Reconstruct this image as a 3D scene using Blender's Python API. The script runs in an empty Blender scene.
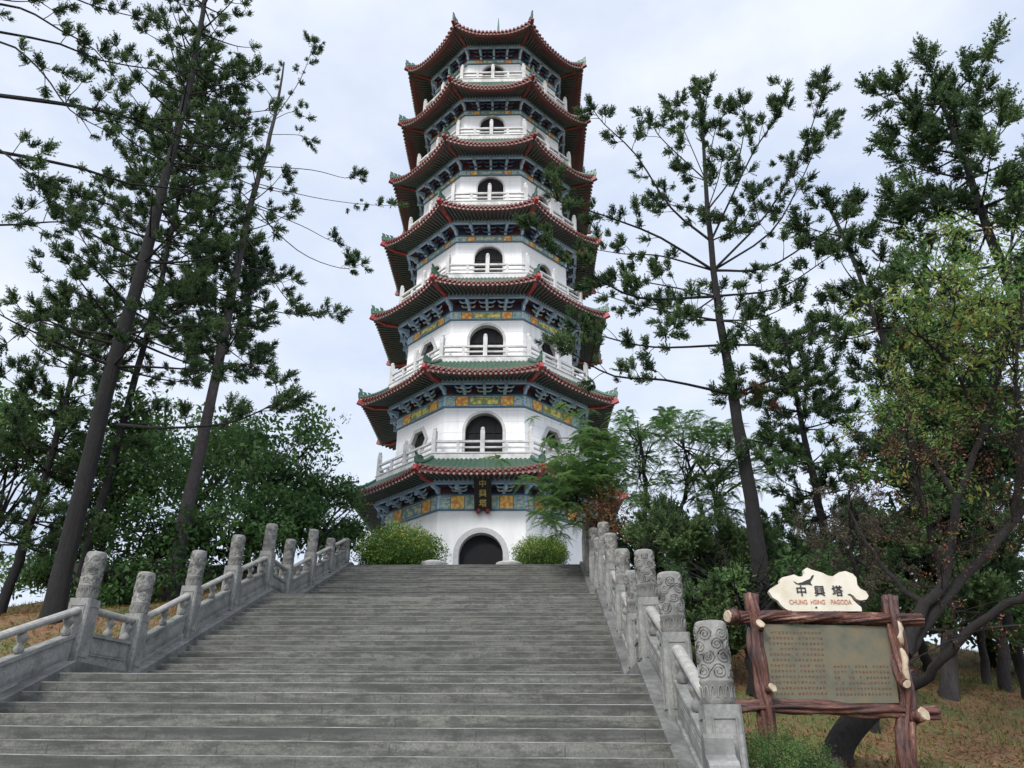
import bpy, bmesh, math, random
import numpy as np
from mathutils import Vector, Matrix
from mathutils.geometry import tessellate_polygon

PI = math.pi
R = math.radians
SC = bpy.context.scene
COL = SC.collection
rnd = random.Random(7)

# ------------------------------------------------------------------ camera numbers
F = 750.0; TH = R(26.69); RO = R(0.39); EYE = 1.65
PHI = R(-1.69); PSI = R(2.41)
PCX, PCY = -0.992, 31.5

def at(px, py, Y):
    """world point on the view ray of a photo position, at world depth y = Y"""
    dx, dy = px - 512, py - 384
    c, s = math.cos(RO), math.sin(RO)
    X, V = (c * dx + s * dy) / F, (-s * dx + c * dy) / F
    d = Vector((X, math.cos(TH) + V * math.sin(TH), math.sin(TH) - V * math.cos(TH)))
    return Vector((0, 0, EYE)) + d * (Y / d.y)

def ST(a, s, z=0.0):
    """stair frame: a across (right +), s along (uphill +)"""
    return Vector((a * math.cos(PSI) + s * math.sin(PSI), -a * math.sin(PSI) + s * math.cos(PSI), z))

# ------------------------------------------------------------------ materials
def mat(name):
    m = bpy.data.materials.new(name); m.use_nodes = True
    nt = m.node_tree; b = nt.nodes['Principled BSDF']
    return m, nt, b

def node(nt, t, **kw):
    n = nt.nodes.new(t)
    for k, v in kw.items(): setattr(n, k, v)
    return n

def noise(nt, scale, detail=4, rough=.6, vec=None):
    n = node(nt, 'ShaderNodeTexNoise')
    n.inputs['Scale'].default_value = scale; n.inputs['Detail'].default_value = detail
    n.inputs['Roughness'].default_value = rough
    if vec is not None: nt.links.new(vec, n.inputs['Vector'])
    return n.outputs['Fac']

def ramp(nt, fac, stops, interp='LINEAR'):
    n = node(nt, 'ShaderNodeValToRGB'); e = n.color_ramp.elements
    n.color_ramp.interpolation = interp
    while len(e) < len(stops): e.new(.5)
    for i, (p, c) in enumerate(stops):
        e[i].position = p; e[i].color = (c[0], c[1], c[2], 1) if len(c) == 3 else c
    nt.links.new(fac, n.inputs['Fac'])
    return n.outputs['Color']

def mix(nt, fac, a, b, mode='MIX'):
    n = node(nt, 'ShaderNodeMix', data_type='RGBA', blend_type=mode)
    if hasattr(fac, 'links') or hasattr(fac, 'is_linked'): nt.links.new(fac, n.inputs[0])
    else: n.inputs[0].default_value = fac
    for k, v in ((6, a), (7, b)):
        if isinstance(v, tuple): n.inputs[k].default_value = (*v[:3], 1)
        else: nt.links.new(v, n.inputs[k])
    return n.outputs[2]

def coords(nt, which='Object', scale=(1, 1, 1)):
    t = node(nt, 'ShaderNodeTexCoord'); m = node(nt, 'ShaderNodeMapping')
    m.inputs['Scale'].default_value = scale
    nt.links.new(t.outputs[which], m.inputs['Vector'])
    return m.outputs['Vector']

def bump(nt, b, h, strength=.3, dist=.02):
    n = node(nt, 'ShaderNodeBump'); n.inputs['Strength'].default_value = strength
    n.inputs['Distance'].default_value = dist
    nt.links.new(h, n.inputs['Height']); nt.links.new(n.outputs['Normal'], b.inputs['Normal'])

def simple(name, c1, c2, scale=6, rough=.8, bmp=.0, stretch=(1, 1, 1), lo=.3, hi=.7, coarse=None):
    m, nt, b = mat(name)
    v = coords(nt, 'Object', stretch)
    f = noise(nt, scale, 6, .65, v)
    col = ramp(nt, f, [(lo, c1), (hi, c2)])
    if coarse:
        g = noise(nt, coarse[0], 3, .6, v)
        col = mix(nt, ramp(nt, g, [(.45, (0, 0, 0)), (.68, (1, 1, 1))]), col, coarse[1])
    nt.links.new(col, b.inputs['Base Color'])
    b.inputs['Roughness'].default_value = rough
    if bmp: bump(nt, b, f, bmp)
    return m

def foliage_mat(name, cols, trans=.25, rough=.55):
    m, nt, b = mat(name)
    a = node(nt, 'ShaderNodeAttribute'); a.attribute_name = 'tone'
    c = ramp(nt, a.outputs['Fac'], cols)
    nt.links.new(c, b.inputs['Base Color']); b.inputs['Roughness'].default_value = rough
    b.inputs['Specular IOR Level'].default_value = .25
    t = node(nt, 'ShaderNodeBsdfTranslucent'); nt.links.new(c, t.inputs['Color'])
    mx = node(nt, 'ShaderNodeMixShader'); mx.inputs[0].default_value = trans
    nt.links.new(b.outputs[0], mx.inputs[1]); nt.links.new(t.outputs[0], mx.inputs[2])
    nt.links.new(mx.outputs[0], nt.nodes['Material Output'].inputs['Surface'])
    return m

M = {}
def stone_steps():
    m, nt, b = mat('stair_stone')
    v = coords(nt)
    st = coords(nt, 'Object', (.35, 1.2, 5))
    f = noise(nt, 38, 9, .85, v)
    g = noise(nt, 1.6, 6, .72, st)
    row = node(nt, 'ShaderNodeTexNoise', noise_dimensions='1D')
    sep = node(nt, 'ShaderNodeSeparateXYZ'); nt.links.new(v, sep.inputs[0])
    mt = node(nt, 'ShaderNodeMath', operation='MULTIPLY'); mt.inputs[1].default_value = 3.1
    nt.links.new(sep.outputs['Z'], mt.inputs[0]); nt.links.new(mt.outputs[0], row.inputs['W'])
    row.inputs['Scale'].default_value = 2.3
    c = ramp(nt, f, [(.33, (.078, .079, .068)), (.66, (.235, .230, .200))])
    c = mix(nt, ramp(nt, g, [(.46, (0, 0, 0)), (.62, (.8, .8, .8))]), c, (.040, .041, .036))
    c = mix(nt, ramp(nt, row.outputs['Fac'], [(.35, (0, 0, 0)), (.7, (.65, .65, .65))]), c, (.062, .065, .06))
    md = noise(nt, 4.5, 9, .78, coords(nt, 'Object', (.6, 1, 1.6)))
    c = mix(nt, ramp(nt, md, [(.47, (0, 0, 0)), (.58, (.7, .7, .7))]), c, (.046, .047, .041))
    sp = noise(nt, 90, 2, .5, v)
    c = mix(nt, ramp(nt, sp, [(.62, (0, 0, 0)), (.72, (.6, .6, .6))]), c, (.045, .045, .042))
    # upright joints between the blocks of each step
    def mth(op, a, k=None):
        n_ = node(nt, 'ShaderNodeMath', operation=op); nt.links.new(a, n_.inputs[0])
        if k is not None:
            if isinstance(k, float): n_.inputs[1].default_value = k
            else: nt.links.new(k, n_.inputs[1])
        return n_.outputs[0]
    fl_ = mth('FLOOR', mth('MULTIPLY', mth('ADD', sep.outputs['Z'], -.03), 8.0))
    jx = mth('FRACT', mth('MULTIPLY', mth('ADD', sep.outputs['X'], mth('MULTIPLY', fl_, .83)), .62))
    c = mix(nt, ramp(nt, jx, [(0, (.5, .5, .5)), (.004, (.5, .5, .5)), (.0055, (0, 0, 0))], 'CONSTANT'), c, (.03, .03, .03))
    nt.links.new(c, b.inputs['Base Color']); b.inputs['Roughness'].default_value = .9
    bump(nt, b, f, .35, .01)
    return m
M['steps'] = stone_steps()
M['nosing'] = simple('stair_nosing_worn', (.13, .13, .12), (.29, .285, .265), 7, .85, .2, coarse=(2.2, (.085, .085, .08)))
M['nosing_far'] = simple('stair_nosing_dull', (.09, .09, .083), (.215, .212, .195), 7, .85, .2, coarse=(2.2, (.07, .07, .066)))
M['granite'] = simple('balustrade_granite', (.17, .17, .16), (.31, .305, .285), 26, .85, .35, coarse=(2.6, (.115, .12, .108)))
M['curb'] = simple('weathered_curb_stone', (.10, .10, .093), (.21, .21, .195), 12, .9, .25, coarse=(1.8, (.075, .075, .07)))
M['granite_cap'] = simple('carved_granite', (.15, .147, .135), (.33, .32, .295), 20, .9, .45, coarse=(5, (.085, .086, .078)))
M['granite_warm'] = simple('weathered_handrail_granite', (.23, .22, .20), (.40, .385, .35), 14, .85, .25, coarse=(2.5, (.22, .21, .19)))
M['paving'] = simple('plaza_paving', (.16, .16, .15), (.27, .27, .25), 8, .9, .2)

def white_wall():
    m, nt, b = mat('white_tiled_wall')
    v = coords(nt)
    sep = node(nt, 'ShaderNodeSeparateXYZ'); nt.links.new(v, sep.inputs[0])
    w = node(nt, 'ShaderNodeMath', operation='FRACT'); k = node(nt, 'ShaderNodeMath', operation='MULTIPLY'); k.inputs[1].default_value = 2.1
    nt.links.new(sep.outputs['Z'], k.inputs[0]); nt.links.new(k.outputs[0], w.inputs[0])
    c = ramp(nt, w.outputs[0], [(0, (.62, .63, .64)), (.035, (.62, .63, .64)), (.05, (.86, .86, .86))], 'CONSTANT')
    f = noise(nt, 1.4, 5, .6, coords(nt, 'Object', (1, 1, .25)))
    c = mix(nt, ramp(nt, f, [(.4, (0, 0, 0)), (.75, (.35, .35, .35))]), c, (.68, .69, .69))
    sv = noise(nt, 1.0, 6, .7, coords(nt, 'Object', (7, 7, .35)))
    c = mix(nt, ramp(nt, sv, [(.52, (0, 0, 0)), (.72, (.45, .45, .45))]), c, (.50, .50, .47))
    nt.links.new(c, b.inputs['Base Color']); b.inputs['Roughness'].default_value = .5
    return m
M['white'] = white_wall()
M['plaster'] = simple('white_plaster', (.76, .765, .76), (.85, .85, .84), 2, .6, stretch=(1.5, 1.5, .6), coarse=(1.1, (.74, .745, .73)))
M['rail_stone'] = simple('pale_balcony_stone', (.50, .495, .48), (.66, .65, .63), 7, .8, .1, coarse=(2, (.40, .395, .38)))
M['trim'] = simple('grey_arch_trim', (.40, .40, .40), (.52, .52, .51), 9, .7, .1)
M['unlit_inside'] = simple('unlit_interior_dark', (.004, .004, .006), (.009, .009, .011), 5, .9)  # near-black stands in for the unlit inside of the pagoda
M['black'] = simple('black_lacquer', (.008, .008, .009), (.015, .015, .016), 5, .35)
M['gold'] = simple('gold_lettering', (.50, .36, .09), (.62, .46, .14), 20, .4)

def tile_mat(name, a, bcol):
    m, nt, b = mat(name)
    v = coords(nt)
    f = noise(nt, 9, 4, .6, v)
    c = ramp(nt, f, [(.3, a), (.7, bcol)])
    g = noise(nt, 2.2, 5, .7, v)
    c = mix(nt, ramp(nt, g, [(.5, (0, 0, 0)), (.75, (.7, .7, .7))]), c, (.05, .055, .045))
    nt.links.new(c, b.inputs['Base Color']); b.inputs['Roughness'].default_value = .4
    return m
M['tile'] = tile_mat('green_glazed_tile', (.018, .060, .034), (.045, .105, .062))
M['tile_end'] = tile_mat('red_tile_end', (.10, .030, .022), (.26, .055, .04))
M['ridge'] = tile_mat('green_ridge', (.02, .08, .05), (.05, .14, .08))
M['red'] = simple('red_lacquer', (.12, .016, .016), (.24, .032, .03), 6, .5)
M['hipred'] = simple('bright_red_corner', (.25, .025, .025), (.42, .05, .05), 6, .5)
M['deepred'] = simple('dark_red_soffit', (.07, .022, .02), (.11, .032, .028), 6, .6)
M['rafter'] = simple('rafter_green', (.04, .062, .055), (.075, .095, .085), 6, .6)
M['rafter_end'] = simple('pale_rafter_end', (.26, .17, .14), (.42, .30, .25), 12, .6)
M['cornice'] = simple('blue_grey_cornice', (.40, .60, .90), (.54, .72, .94), 5, .6)
M['bracket'] = simple('blue_bracket', (.34, .54, .82), (.54, .70, .88), 9, .6)
M['bracket_dark'] = simple('deep_blue_bracket', (.045, .085, .17), (.10, .17, .28), 6, .6)
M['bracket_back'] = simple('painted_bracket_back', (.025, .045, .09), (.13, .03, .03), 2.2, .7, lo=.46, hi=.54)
M['frame_blue'] = simple('painted_blue_green_frame', (.16, .34, .40), (.60, .64, .52), 16, .6, lo=.45, hi=.55)
def flame(name, a, b_, c_, sc):
    m, nt, b = mat(name)
    v = coords(nt)
    w = node(nt, 'ShaderNodeTexVoronoi'); w.inputs['Scale'].default_value = sc; nt.links.new(v, w.inputs['Vector'])
    col = ramp(nt, w.outputs['Distance'], [(.22, a), (.45, b_), (.68, c_)])
    nt.links.new(col, b.inputs['Base Color']); b.inputs['Roughness'].default_value = .6
    return m
M['flame'] = flame('orange_flame_panel', (.90, .68, .16), (.86, .48, .10), (.70, .26, .08), 7)
M['scroll'] = flame('yellow_green_scroll_panel', (.90, .78, .20), (.80, .66, .18), (.26, .34, .12), 6)
M['dimscroll'] = flame('grey_blue_scroll_panel', (.72, .66, .40), (.52, .54, .38), (.18, .32, .34), 6)
M['bluemark'] = flame('blue_white_cloud_panel', (.58, .60, .48), (.50, .52, .34), (.18, .36, .38), 5)
M['line_blue'] = simple('teal_blue_line', (.05, .13, .22), (.10, .22, .30), 8, .6)
def bark(name, a, b_, sc=3.0, ring=7.0):
    m, nt, b = mat(name)
    v = coords(nt, 'Object', (1, 1, .28))
    f = noise(nt, sc * 8, 8, .8, v)
    c = ramp(nt, f, [(.3, a), (.72, b_)])
    g = noise(nt, sc, 4, .6, v)
    c = mix(nt, ramp(nt, g, [(.52, (0, 0, 0)), (.7, (.6, .6, .6))]), c, tuple(x * 1.35 for x in b_))
    sep = node(nt, 'ShaderNodeSeparateXYZ'); nt.links.new(coords(nt), sep.inputs[0])
    wv = node(nt, 'ShaderNodeTexNoise', noise_dimensions='1D'); wv.inputs['Scale'].default_value = ring; wv.inputs['Detail'].default_value = 4
    nt.links.new(sep.outputs['Z'], wv.inputs['W'])
    c = mix(nt, ramp(nt, wv.outputs['Fac'], [(.55, (0, 0, 0)), (.75, (.3, .3, .3))]), c, tuple(x * .6 for x in a))
    nt.links.new(c, b.inputs['Base Color']); b.inputs['Roughness'].default_value = .95
    bump(nt, b, f, 1.0, .07)
    return m
M['bark_dark'] = bark('dark_rough_bark', (.006, .0056, .0054), (.022, .0195, .019))
M['bark_grey'] = bark('grey_brown_bark', (.024, .021, .022), (.075, .066, .066))
M['bark_brown'] = bark('brown_twig_bark', (.010, .008, .007), (.032, .025, .021))
M['needle'] = foliage_mat('araucaria_needles', [(0, (.024, .046, .022)), (.5, (.060, .110, .045)), (1, (.13, .20, .075))], .32)
M['needle_pale'] = foliage_mat('araucaria_needles_pale', [(0, (.022, .048, .024)), (.5, (.050, .10, .044)), (1, (.10, .165, .066))], .28)
M['leaf'] = foliage_mat('broad_leaves', [(0, (.030, .072, .022)), (.5, (.075, .155, .045)), (1, (.17, .27, .085))], .42)
M['leaf_fresh'] = foliage_mat('fresh_feathery_leaves', [(0, (.05, .11, .03)), (.5, (.11, .21, .06)), (1, (.20, .31, .10))], .45)
M['leaf_rust'] = foliage_mat('leaves_turning_rust', [(0, (.06, .14, .035)), (.5, (.14, .25, .06)), (.80, (.29, .32, .08)), (.95, (.30, .19, .06)), (1, (.34, .13, .05))], .42)
M['leaf_dead'] = foliage_mat('dry_brown_leaves', [(0, (.07, .035, .022)), (.6, (.17, .075, .04)), (1, (.27, .12, .06))], .25)
M['leaf_grey'] = foliage_mat('withered_grey_twigs', [(0, (.04, .035, .026)), (.6, (.09, .078, .055)), (1, (.15, .12, .085))], .15)
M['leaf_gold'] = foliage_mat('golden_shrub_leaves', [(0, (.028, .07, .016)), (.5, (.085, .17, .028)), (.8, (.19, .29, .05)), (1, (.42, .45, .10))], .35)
M['leaf_hedge'] = foliage_mat('hedge_leaves', [(0, (.025, .06, .016)), (.5, (.055, .12, .03)), (1, (.13, .22, .06))], .3)
M['grass'] = foliage_mat('grass_and_litter', [(0, (.20, .095, .04)), (.45, (.29, .165, .07)), (.6, (.075, .11, .028)), (1, (.16, .20, .05))], .25, .8)

def ground_mat():
    m, nt, b = mat('hillside_ground')
    v = coords(nt)
    f = noise(nt, .9, 8, .7, v); g = noise(nt, 12, 8, .75, v); h = noise(nt, .35, 3, .5, v)
    c1 = ramp(nt, g, [(.3, (.085, .047, .024)), (.7, (.29, .155, .07))])
    c2 = ramp(nt, g, [(.3, (.05, .07, .02)), (.7, (.15, .18, .055))])
    c = mix(nt, ramp(nt, f, [(.44, (0, 0, 0)), (.62, (1, 1, 1))]), c1, c2)
    nt.links.new(c, b.inputs['Base Color']); b.inputs['Roughness'].default_value = 1
    bump(nt, b, g, .9, .05)
    return m
M['ground'] = ground_mat()

def log_mat(sc, nm):
    m, nt, b = mat(nm)
    v = coords(nt, 'Object', sc)
    f = noise(nt, 14, 8, .7, v); g = noise(nt, 4, 5, .65, v)
    c = ramp(nt, f, [(.36, (.010, .006, .005)), (.47, (.070, .024, .016)), (.57, (.13, .046, .03)), (.68, (.36, .22, .15))])
    c = mix(nt, ramp(nt, g, [(.55, (0, 0, 0)), (.68, (.7, .7, .7))]), c, (.045, .016, .012))
    nt.links.new(c, b.inputs['Base Color']); b.inputs['Roughness'].default_value = .3
    bump(nt, b, f, .9, .03)
    return m
M['log'] = log_mat((1, 1, .22), 'red_brown_imitation_log')
M['log_h'] = log_mat((.22, 1, 1), 'red_brown_imitation_beam')
M['cutwood'] = simple('pale_cut_wood', (.30, .23, .15), (.52, .43, .31), 18, .7, .2)
M['cream'] = simple('cream_board', (.55, .51, .41), (.68, .635, .53), 5, .6, .05, coarse=(3, (.50, .43, .31)))
M['ink'] = simple('black_ink', (.012, .012, .012), (.02, .02, .02), 5, .6)
M['redink'] = simple('faded_red_ink', (.42, .16, .10), (.56, .28, .19), 30, .7)
def bronze():
    m, nt, b = mat('verdigris_bronze_panel')
    v = coords(nt)
    f = noise(nt, 5, 7, .7, v); g = noise(nt, 40, 4, .6, v)
    c = ramp(nt, f, [(.3, (.075, .078, .052)), (.5, (.125, .115, .075)), (.7, (.18, .13, .065))])
    c = mix(nt, ramp(nt, g, [(.5, (0, 0, 0)), (.7, (.5, .5, .5))]), c, (.075, .092, .07))
    nt.links.new(c, b.inputs['Base Color']); b.inputs['Roughness'].default_value = .5; b.inputs['Metallic'].default_value = .25
    bump(nt, b, g, .2, .004)
    return m
M['bronze'] = bronze()
M['bronze_mark'] = simple('worn_copper_marks', (.10, .038, .016), (.19, .085, .035), 30, .6)
M['pot'] = simple('pale_stone_rim', (.28, .28, .27), (.50, .50, .48), 14, .8, .2)

# ------------------------------------------------------------------ mesh helpers
class MB:
    def __init__(self): self.v = []; self.f = []; self.m = []; self.s = []
    def add(self, vs, fs, mi=0, smooth=False):
        o = len(self.v); self.v += [tuple(p) for p in vs]
        for f in fs: self.f.append(tuple(i + o for i in f)); self.m.append(mi); self.s.append(smooth)
    def box(self, c, size, mx=None, mi=0):
        x, y, z = (k / 2 for k in size)
        vs = [Vector((a * x, b * y, d * z)) for d in (-1, 1) for b in (-1, 1) for a in (-1, 1)]
        if mx is not None: vs = [mx @ p for p in vs]
        c = Vector(c); vs = [p + c for p in vs]
        self.add(vs, [(0, 2, 3, 1), (4, 5, 7, 6), (0, 1, 5, 4), (2, 6, 7, 3), (0, 4, 6, 2), (1, 3, 7, 5)], mi)
    def hexa(self, b, t, mi=0):
        """b, t: four points each (ring order)"""
        self.add(list(b) + list(t), [(3, 2, 1, 0), (4, 5, 6, 7), (0, 1, 5, 4), (1, 2, 6, 5), (2, 3, 7, 6), (3, 0, 4, 7)], mi)
    def bar(self, p, q, w, h, mi=0, up=Vector((0, 0, 1))):
        p, q = Vector(p), Vector(q); d = (q - p).normalized()
        s = d.cross(up).normalized() * (w / 2); u = s.cross(d).normalized() * (h / 2)
        self.hexa([p - s - u, p + s - u, p + s + u, p - s + u], [q - s - u, q + s - u, q + s + u, q - s + u], mi)
    def tube(self, pts, rad, n=6, mi=0, caps=True, smooth=True):
        pts = [Vector(p) for p in pts]; k = len(pts)
        if not hasattr(rad, '__len__'): rad = [rad] * k
        ref = None; vs = []
        for i, p in enumerate(pts):
            d = (pts[min(i + 1, k - 1)] - pts[max(i - 1, 0)])
            d = d.normalized() if d.length > 1e-9 else Vector((0, 0, 1))
            if ref is None: ref = Vector((0, 0, 1)) if abs(d.z) < .9 else Vector((1, 0, 0))
            a = d.cross(ref); a = a.normalized() if a.length > 1e-6 else d.orthogonal().normalized()
            b = d.cross(a).normalized(); ref = a.cross(d) if False else ref
            for j in range(n):
                t = 2 * PI * j / n
                vs.append(p + a * (math.cos(t) * rad[i]) + b * (math.sin(t) * rad[i]))
        fs = [(i * n + j, i * n + (j + 1) % n, (i + 1) * n + (j + 1) % n, (i + 1) * n + j) for i in range(k - 1) for j in range(n)]
        self.add(vs, fs, mi, smooth)
        if caps:
            self.add(vs[:n], [tuple(range(n))], mi); self.add(vs[-n:], [tuple(range(n - 1, -1, -1))], mi)
    def lathe(self, prof, c=(0, 0, 0), n=16, mi=0, smooth=True):
        c = Vector(c)
        vs = [c + Vector((r * math.cos(2 * PI * j / n), r * math.sin(2 * PI * j / n), z)) for r, z in prof for j in range(n)]
        fs = [(i * n + j, i * n + (j + 1) % n, (i + 1) * n + (j + 1) % n, (i + 1) * n + j) for i in range(len(prof) - 1) for j in range(n)]
        self.add(vs, fs, mi, smooth)
        k = len(prof)
        if prof[0][0] > 1e-4: self.add(vs[:n], [tuple(range(n - 1, -1, -1))], mi)
        if prof[-1][0] > 1e-4: self.add(vs[-n:], [tuple(range(n))], mi)
    def prism(self, poly, thick, fn, mi=0, mi_side=None):
        """poly: 2-D outline; fn(u, v, w) -> 3-D with w in {0, thick}"""
        n = len(poly)
        tris = tessellate_polygon([[Vector((p[0], p[1], 0)) for p in poly]])
        a = [fn(p[0], p[1], 0) for p in poly]; b = [fn(p[0], p[1], thick) for p in poly]
        self.add(a, [tuple(t) for t in tris], mi); self.add(b, [tuple(reversed(t)) for t in tris], mi)
        self.add(a + b, [(i, (i + 1) % n, n + (i + 1) % n, n + i) for i in range(n)], mi if mi_side is None else mi_side)
    def build(self, name, mats, parent=None, recalc=True):
        me = bpy.data.meshes.new(name)
        me.from_pydata(self.v, [], self.f)
        if not isinstance(mats, (list, tuple)): mats = [mats]
        for m in mats: me.materials.append(m)
        me.polygons.foreach_set('material_index', self.m)
        me.polygons.foreach_set('use_smooth', self.s)
        if recalc:
            bm = bmesh.new(); bm.from_mesh(me)
            bmesh.ops.remove_doubles(bm, verts=bm.verts, dist=1e-5)
            bmesh.ops.recalc_face_normals(bm, faces=bm.faces)
            bm.to_mesh(me); bm.free()
        me.update()
        o = bpy.data.objects.new(name, me); COL.objects.link(o)
        if parent is not None: attach(o, parent)
        return o

def root_of(o):
    v = Vector((0, 0, 0))
    while o is not None: v = v + o.location; o = o.parent
    return v
def attach(o, parent):
    """mesh written in world coordinates: keep it there under its parent"""
    o.parent = parent
    o.matrix_parent_inverse = PINV.get(parent.name, Matrix.Identity(4))
    PINV[o.name] = Matrix.Identity(4)
PINV = {}
def tag(o, label=None, cat=None, group=None, kind=None):
    for k, v in (('label', label), ('category', cat), ('group', group), ('kind', kind)):
        if v: o[k] = v
    return o
def empty(name, loc, label, cat, group=None):
    o = bpy.data.objects.new(name, None); COL.objects.link(o); o.location = loc
    o.empty_display_size = .2
    PINV[o.name] = Matrix.Translation(-Vector(loc))
    return tag(o, label, cat, group)

def text_obj(name, body, size, extrude, mx, m, parent, align='CENTER'):
    cu = bpy.data.curves.new(name, 'FONT'); cu.body = body; cu.size = size; cu.extrude = extrude
    cu.offset = size * (.012 if ord(body[0]) > 255 else 0); cu.align_x = align; cu.align_y = 'CENTER'
    t = bpy.data.objects.new(name, cu); COL.objects.link(t)
    bpy.context.view_layer.update()
    dg = bpy.context.evaluated_depsgraph_get()
    me = bpy.data.meshes.new_from_object(t.evaluated_get(dg))
    bpy.data.objects.remove(t); bpy.data.curves.remove(cu)
    me.transform(mx); me.materials.clear(); me.materials.append(m)
    for p in me.polygons: p.material_index = 0
    o = bpy.data.objects.new(name, me); COL.objects.link(o); attach(o, parent)
    return o

# ------------------------------------------------------------------ terrain
KS = [(-1e3, 0), (2.0, 0), (5.0, 1.25), (6.42, 1.25), (9.75, 2.65), (11.35, 2.65), (16.4, 4.89), (17.8, 4.89), (22.9, 7.02), (1e4, 7.02)]
def stairH(s):
    for (a, h), (b, k) in zip(KS, KS[1:]):
        if s <= b: return h + (k - h) * (s - a) / (b - a)
    return 7.02
def smooth(x): x = min(1, max(0, x)); return x * x * (3 - 2 * x)
def terrain(x, y):
    a = x * math.cos(PSI) - y * math.sin(PSI); s = x * math.sin(PSI) + y * math.cos(PSI)
    H = sum(stairH(s + d) for d in (-1.5, -.75, 0, .75, 1.5)) / 5
    near = smooth((6 - s) / 5)
    if a > 1.0:
        e = max(0, a - 1.6)
        z = H - .30 - .19 * min(e, 14) - .10 * max(0, e - 14)
        z = z * (1 - near) + near * min(z, .9 * smooth((e - 1) / 4))
    elif a < -6.0:
        e = max(0, -6.3 - a)
        z = H - .05 - .05 * min(e, 5) - .16 * max(0, min(e, 25) - 5) - .04 * max(0, e - 25)
    else:
        z = H - 1.1
    d = math.hypot(x - PCX, (y - PCY) * .8)
    if d > 16: z -= (d - 16) * .14 * smooth((s - 12) / 12)
    z = max(z, -6.0)
    z += .10 * math.sin(x * .9 + 1.3) * math.sin(y * .7) * (1 if abs(a + 2.3) > 4.6 else 0)
    return z

def build_terrain():
    def axis(c, fine, far):
        t = [c]; st = .45
        while t[-1] < far: t.append(t[-1] + st); st = st if t[-1] - c < fine else st * 1.35
        l = [c]; st = .45
        while l[-1] > -far: l.append(l[-1] - st); st = st if c - l[-1] < fine else st * 1.35
        return list(reversed(l[1:])) + t
    xs = axis(-2.3, 22, 900); ys = axis(14, 28, 900)
    b = MB()
    vs = [(x, y, terrain(x, y)) for y in ys for x in xs]; n = len(xs)
    b.add(vs, [(j * n + i, j * n + i + 1, (j + 1) * n + i + 1, (j + 1) * n + i) for j in range(len(ys) - 1) for i in range(n - 1)], 0, True)
    o = b.build('ground', M['ground'], None, False); tag(o, 'grassy hillside strewn with brown needles beside the stairs', 'ground', kind='structure')
build_terrain()

def ground_hit(px, py, y0=5, y1=60):
    y = y0
    while y < y1:
        p = at(px, py, y)
        if p.z <= terrain(p.x, p.y): return p
        y += .1
    p = at(px, py, 20); return p

# ------------------------------------------------------------------ stairs
AL, AR = -5.87, 1.15       # step ends
def build_stairs():
    b = MB()
    prof = []          # (s, z) outline of the step surfaces from the bottom
    def flight(s0, s1, z0, z1):
        n = round((z1 - z0) / .124); t = (s1 - s0) / n; r = (z1 - z0) / n
        return [(s0 + i * t, z0 + i * r, r, t) for i in range(n)]
    fl = flight(2.0, 5.0, 0, 1.17) + flight(6.42, 9.75, 1.17, 2.57) + flight(11.35, 16.4, 2.57, 4.81) + flight(17.8, 22.9, 4.81, 6.94)
    seg = 14
    def across(poly_pts, mis, jit=None):
        """sweep an open profile of (s,z) across the stair width"""
        k = len(poly_pts); vs = []
        for i in range(seg + 1):
            a = AL + (AR - AL) * i / seg
            for j, (s, z) in enumerate(poly_pts):
                dj = (jit[i] if jit and j in (1, 2, 3) else 0)
                vs.append(ST(a, s + dj, z + dj * .5))
        for j in range(k - 1):
            b.add(vs, [(i * k + j, (i + 1) * k + j, (i + 1) * k + j + 1, i * k + j + 1) for i in range(seg)], mis[j])
    r2 = random.Random(3)
    for i, (s, z, r, t) in enumerate(fl):
        jit = [r2.uniform(-.006, .006) for _ in range(seg + 1)]
        nxt = fl[i + 1][0] if i + 1 < len(fl) else s + t
        n = .010
        # riser, nosing lip, tread
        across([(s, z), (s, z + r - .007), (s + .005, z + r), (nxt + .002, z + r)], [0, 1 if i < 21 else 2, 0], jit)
        # ends
    o = b.build('stairs', [M['steps'], M['nosing'], M['nosing_far']], None)
    tag(o, 'broad flight of weathered grey stone steps climbing to the pagoda', 'stairs', kind='structure')
    # side curbs: thick slabs following the flights and landings
    c = MB()
    KP = [(1.6, .10), (2.0, .12), (5.0, 1.25), (6.45, 1.25), (9.75, 2.74), (11.30, 2.74), (16.4, 4.98), (17.75, 4.98), (22.9, 7.10), (23.2, 7.10)]
    for a0, a1 in ((AL - .60, AL + .012), (AR - .012, AR + .60)):
        for (s, z), (s2, z2) in zip(KP, KP[1:]):
            c.hexa([ST(a0, s, z - 1.6), ST(a1, s, z - 1.6), ST(a1, s, z), ST(a0, s, z)], [ST(a0, s2, z2 - 1.6), ST(a1, s2, z2 - 1.6), ST(a1, s2, z2), ST(a0, s2, z2)])
    o = c.build('curb', M['curb'], None); tag(o, 'sloping stone curbs along both sides of the stairs', 'curb', kind='structure')
    p = MB()
    p.box((PCX - .5, 22.95 + 13, 6.94 - .35), (24, 26, .7))
    o = p.build('terrace', M['paving'], None); tag(o, 'paved terrace around the foot of the pagoda', 'terrace', kind='structure')
    q = MB(); P0 = [ST(-16, -14, .012), ST(16, -14, .012), ST(12, 2.0, .012), ST(-16, 2.0, .012)]
    q.add(P0, [(0, 1, 2, 3)]); o = q.build('pavement', M['paving'], None); tag(o, 'paved forecourt below the stairs', 'pavement', kind='structure')
build_stairs()

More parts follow.
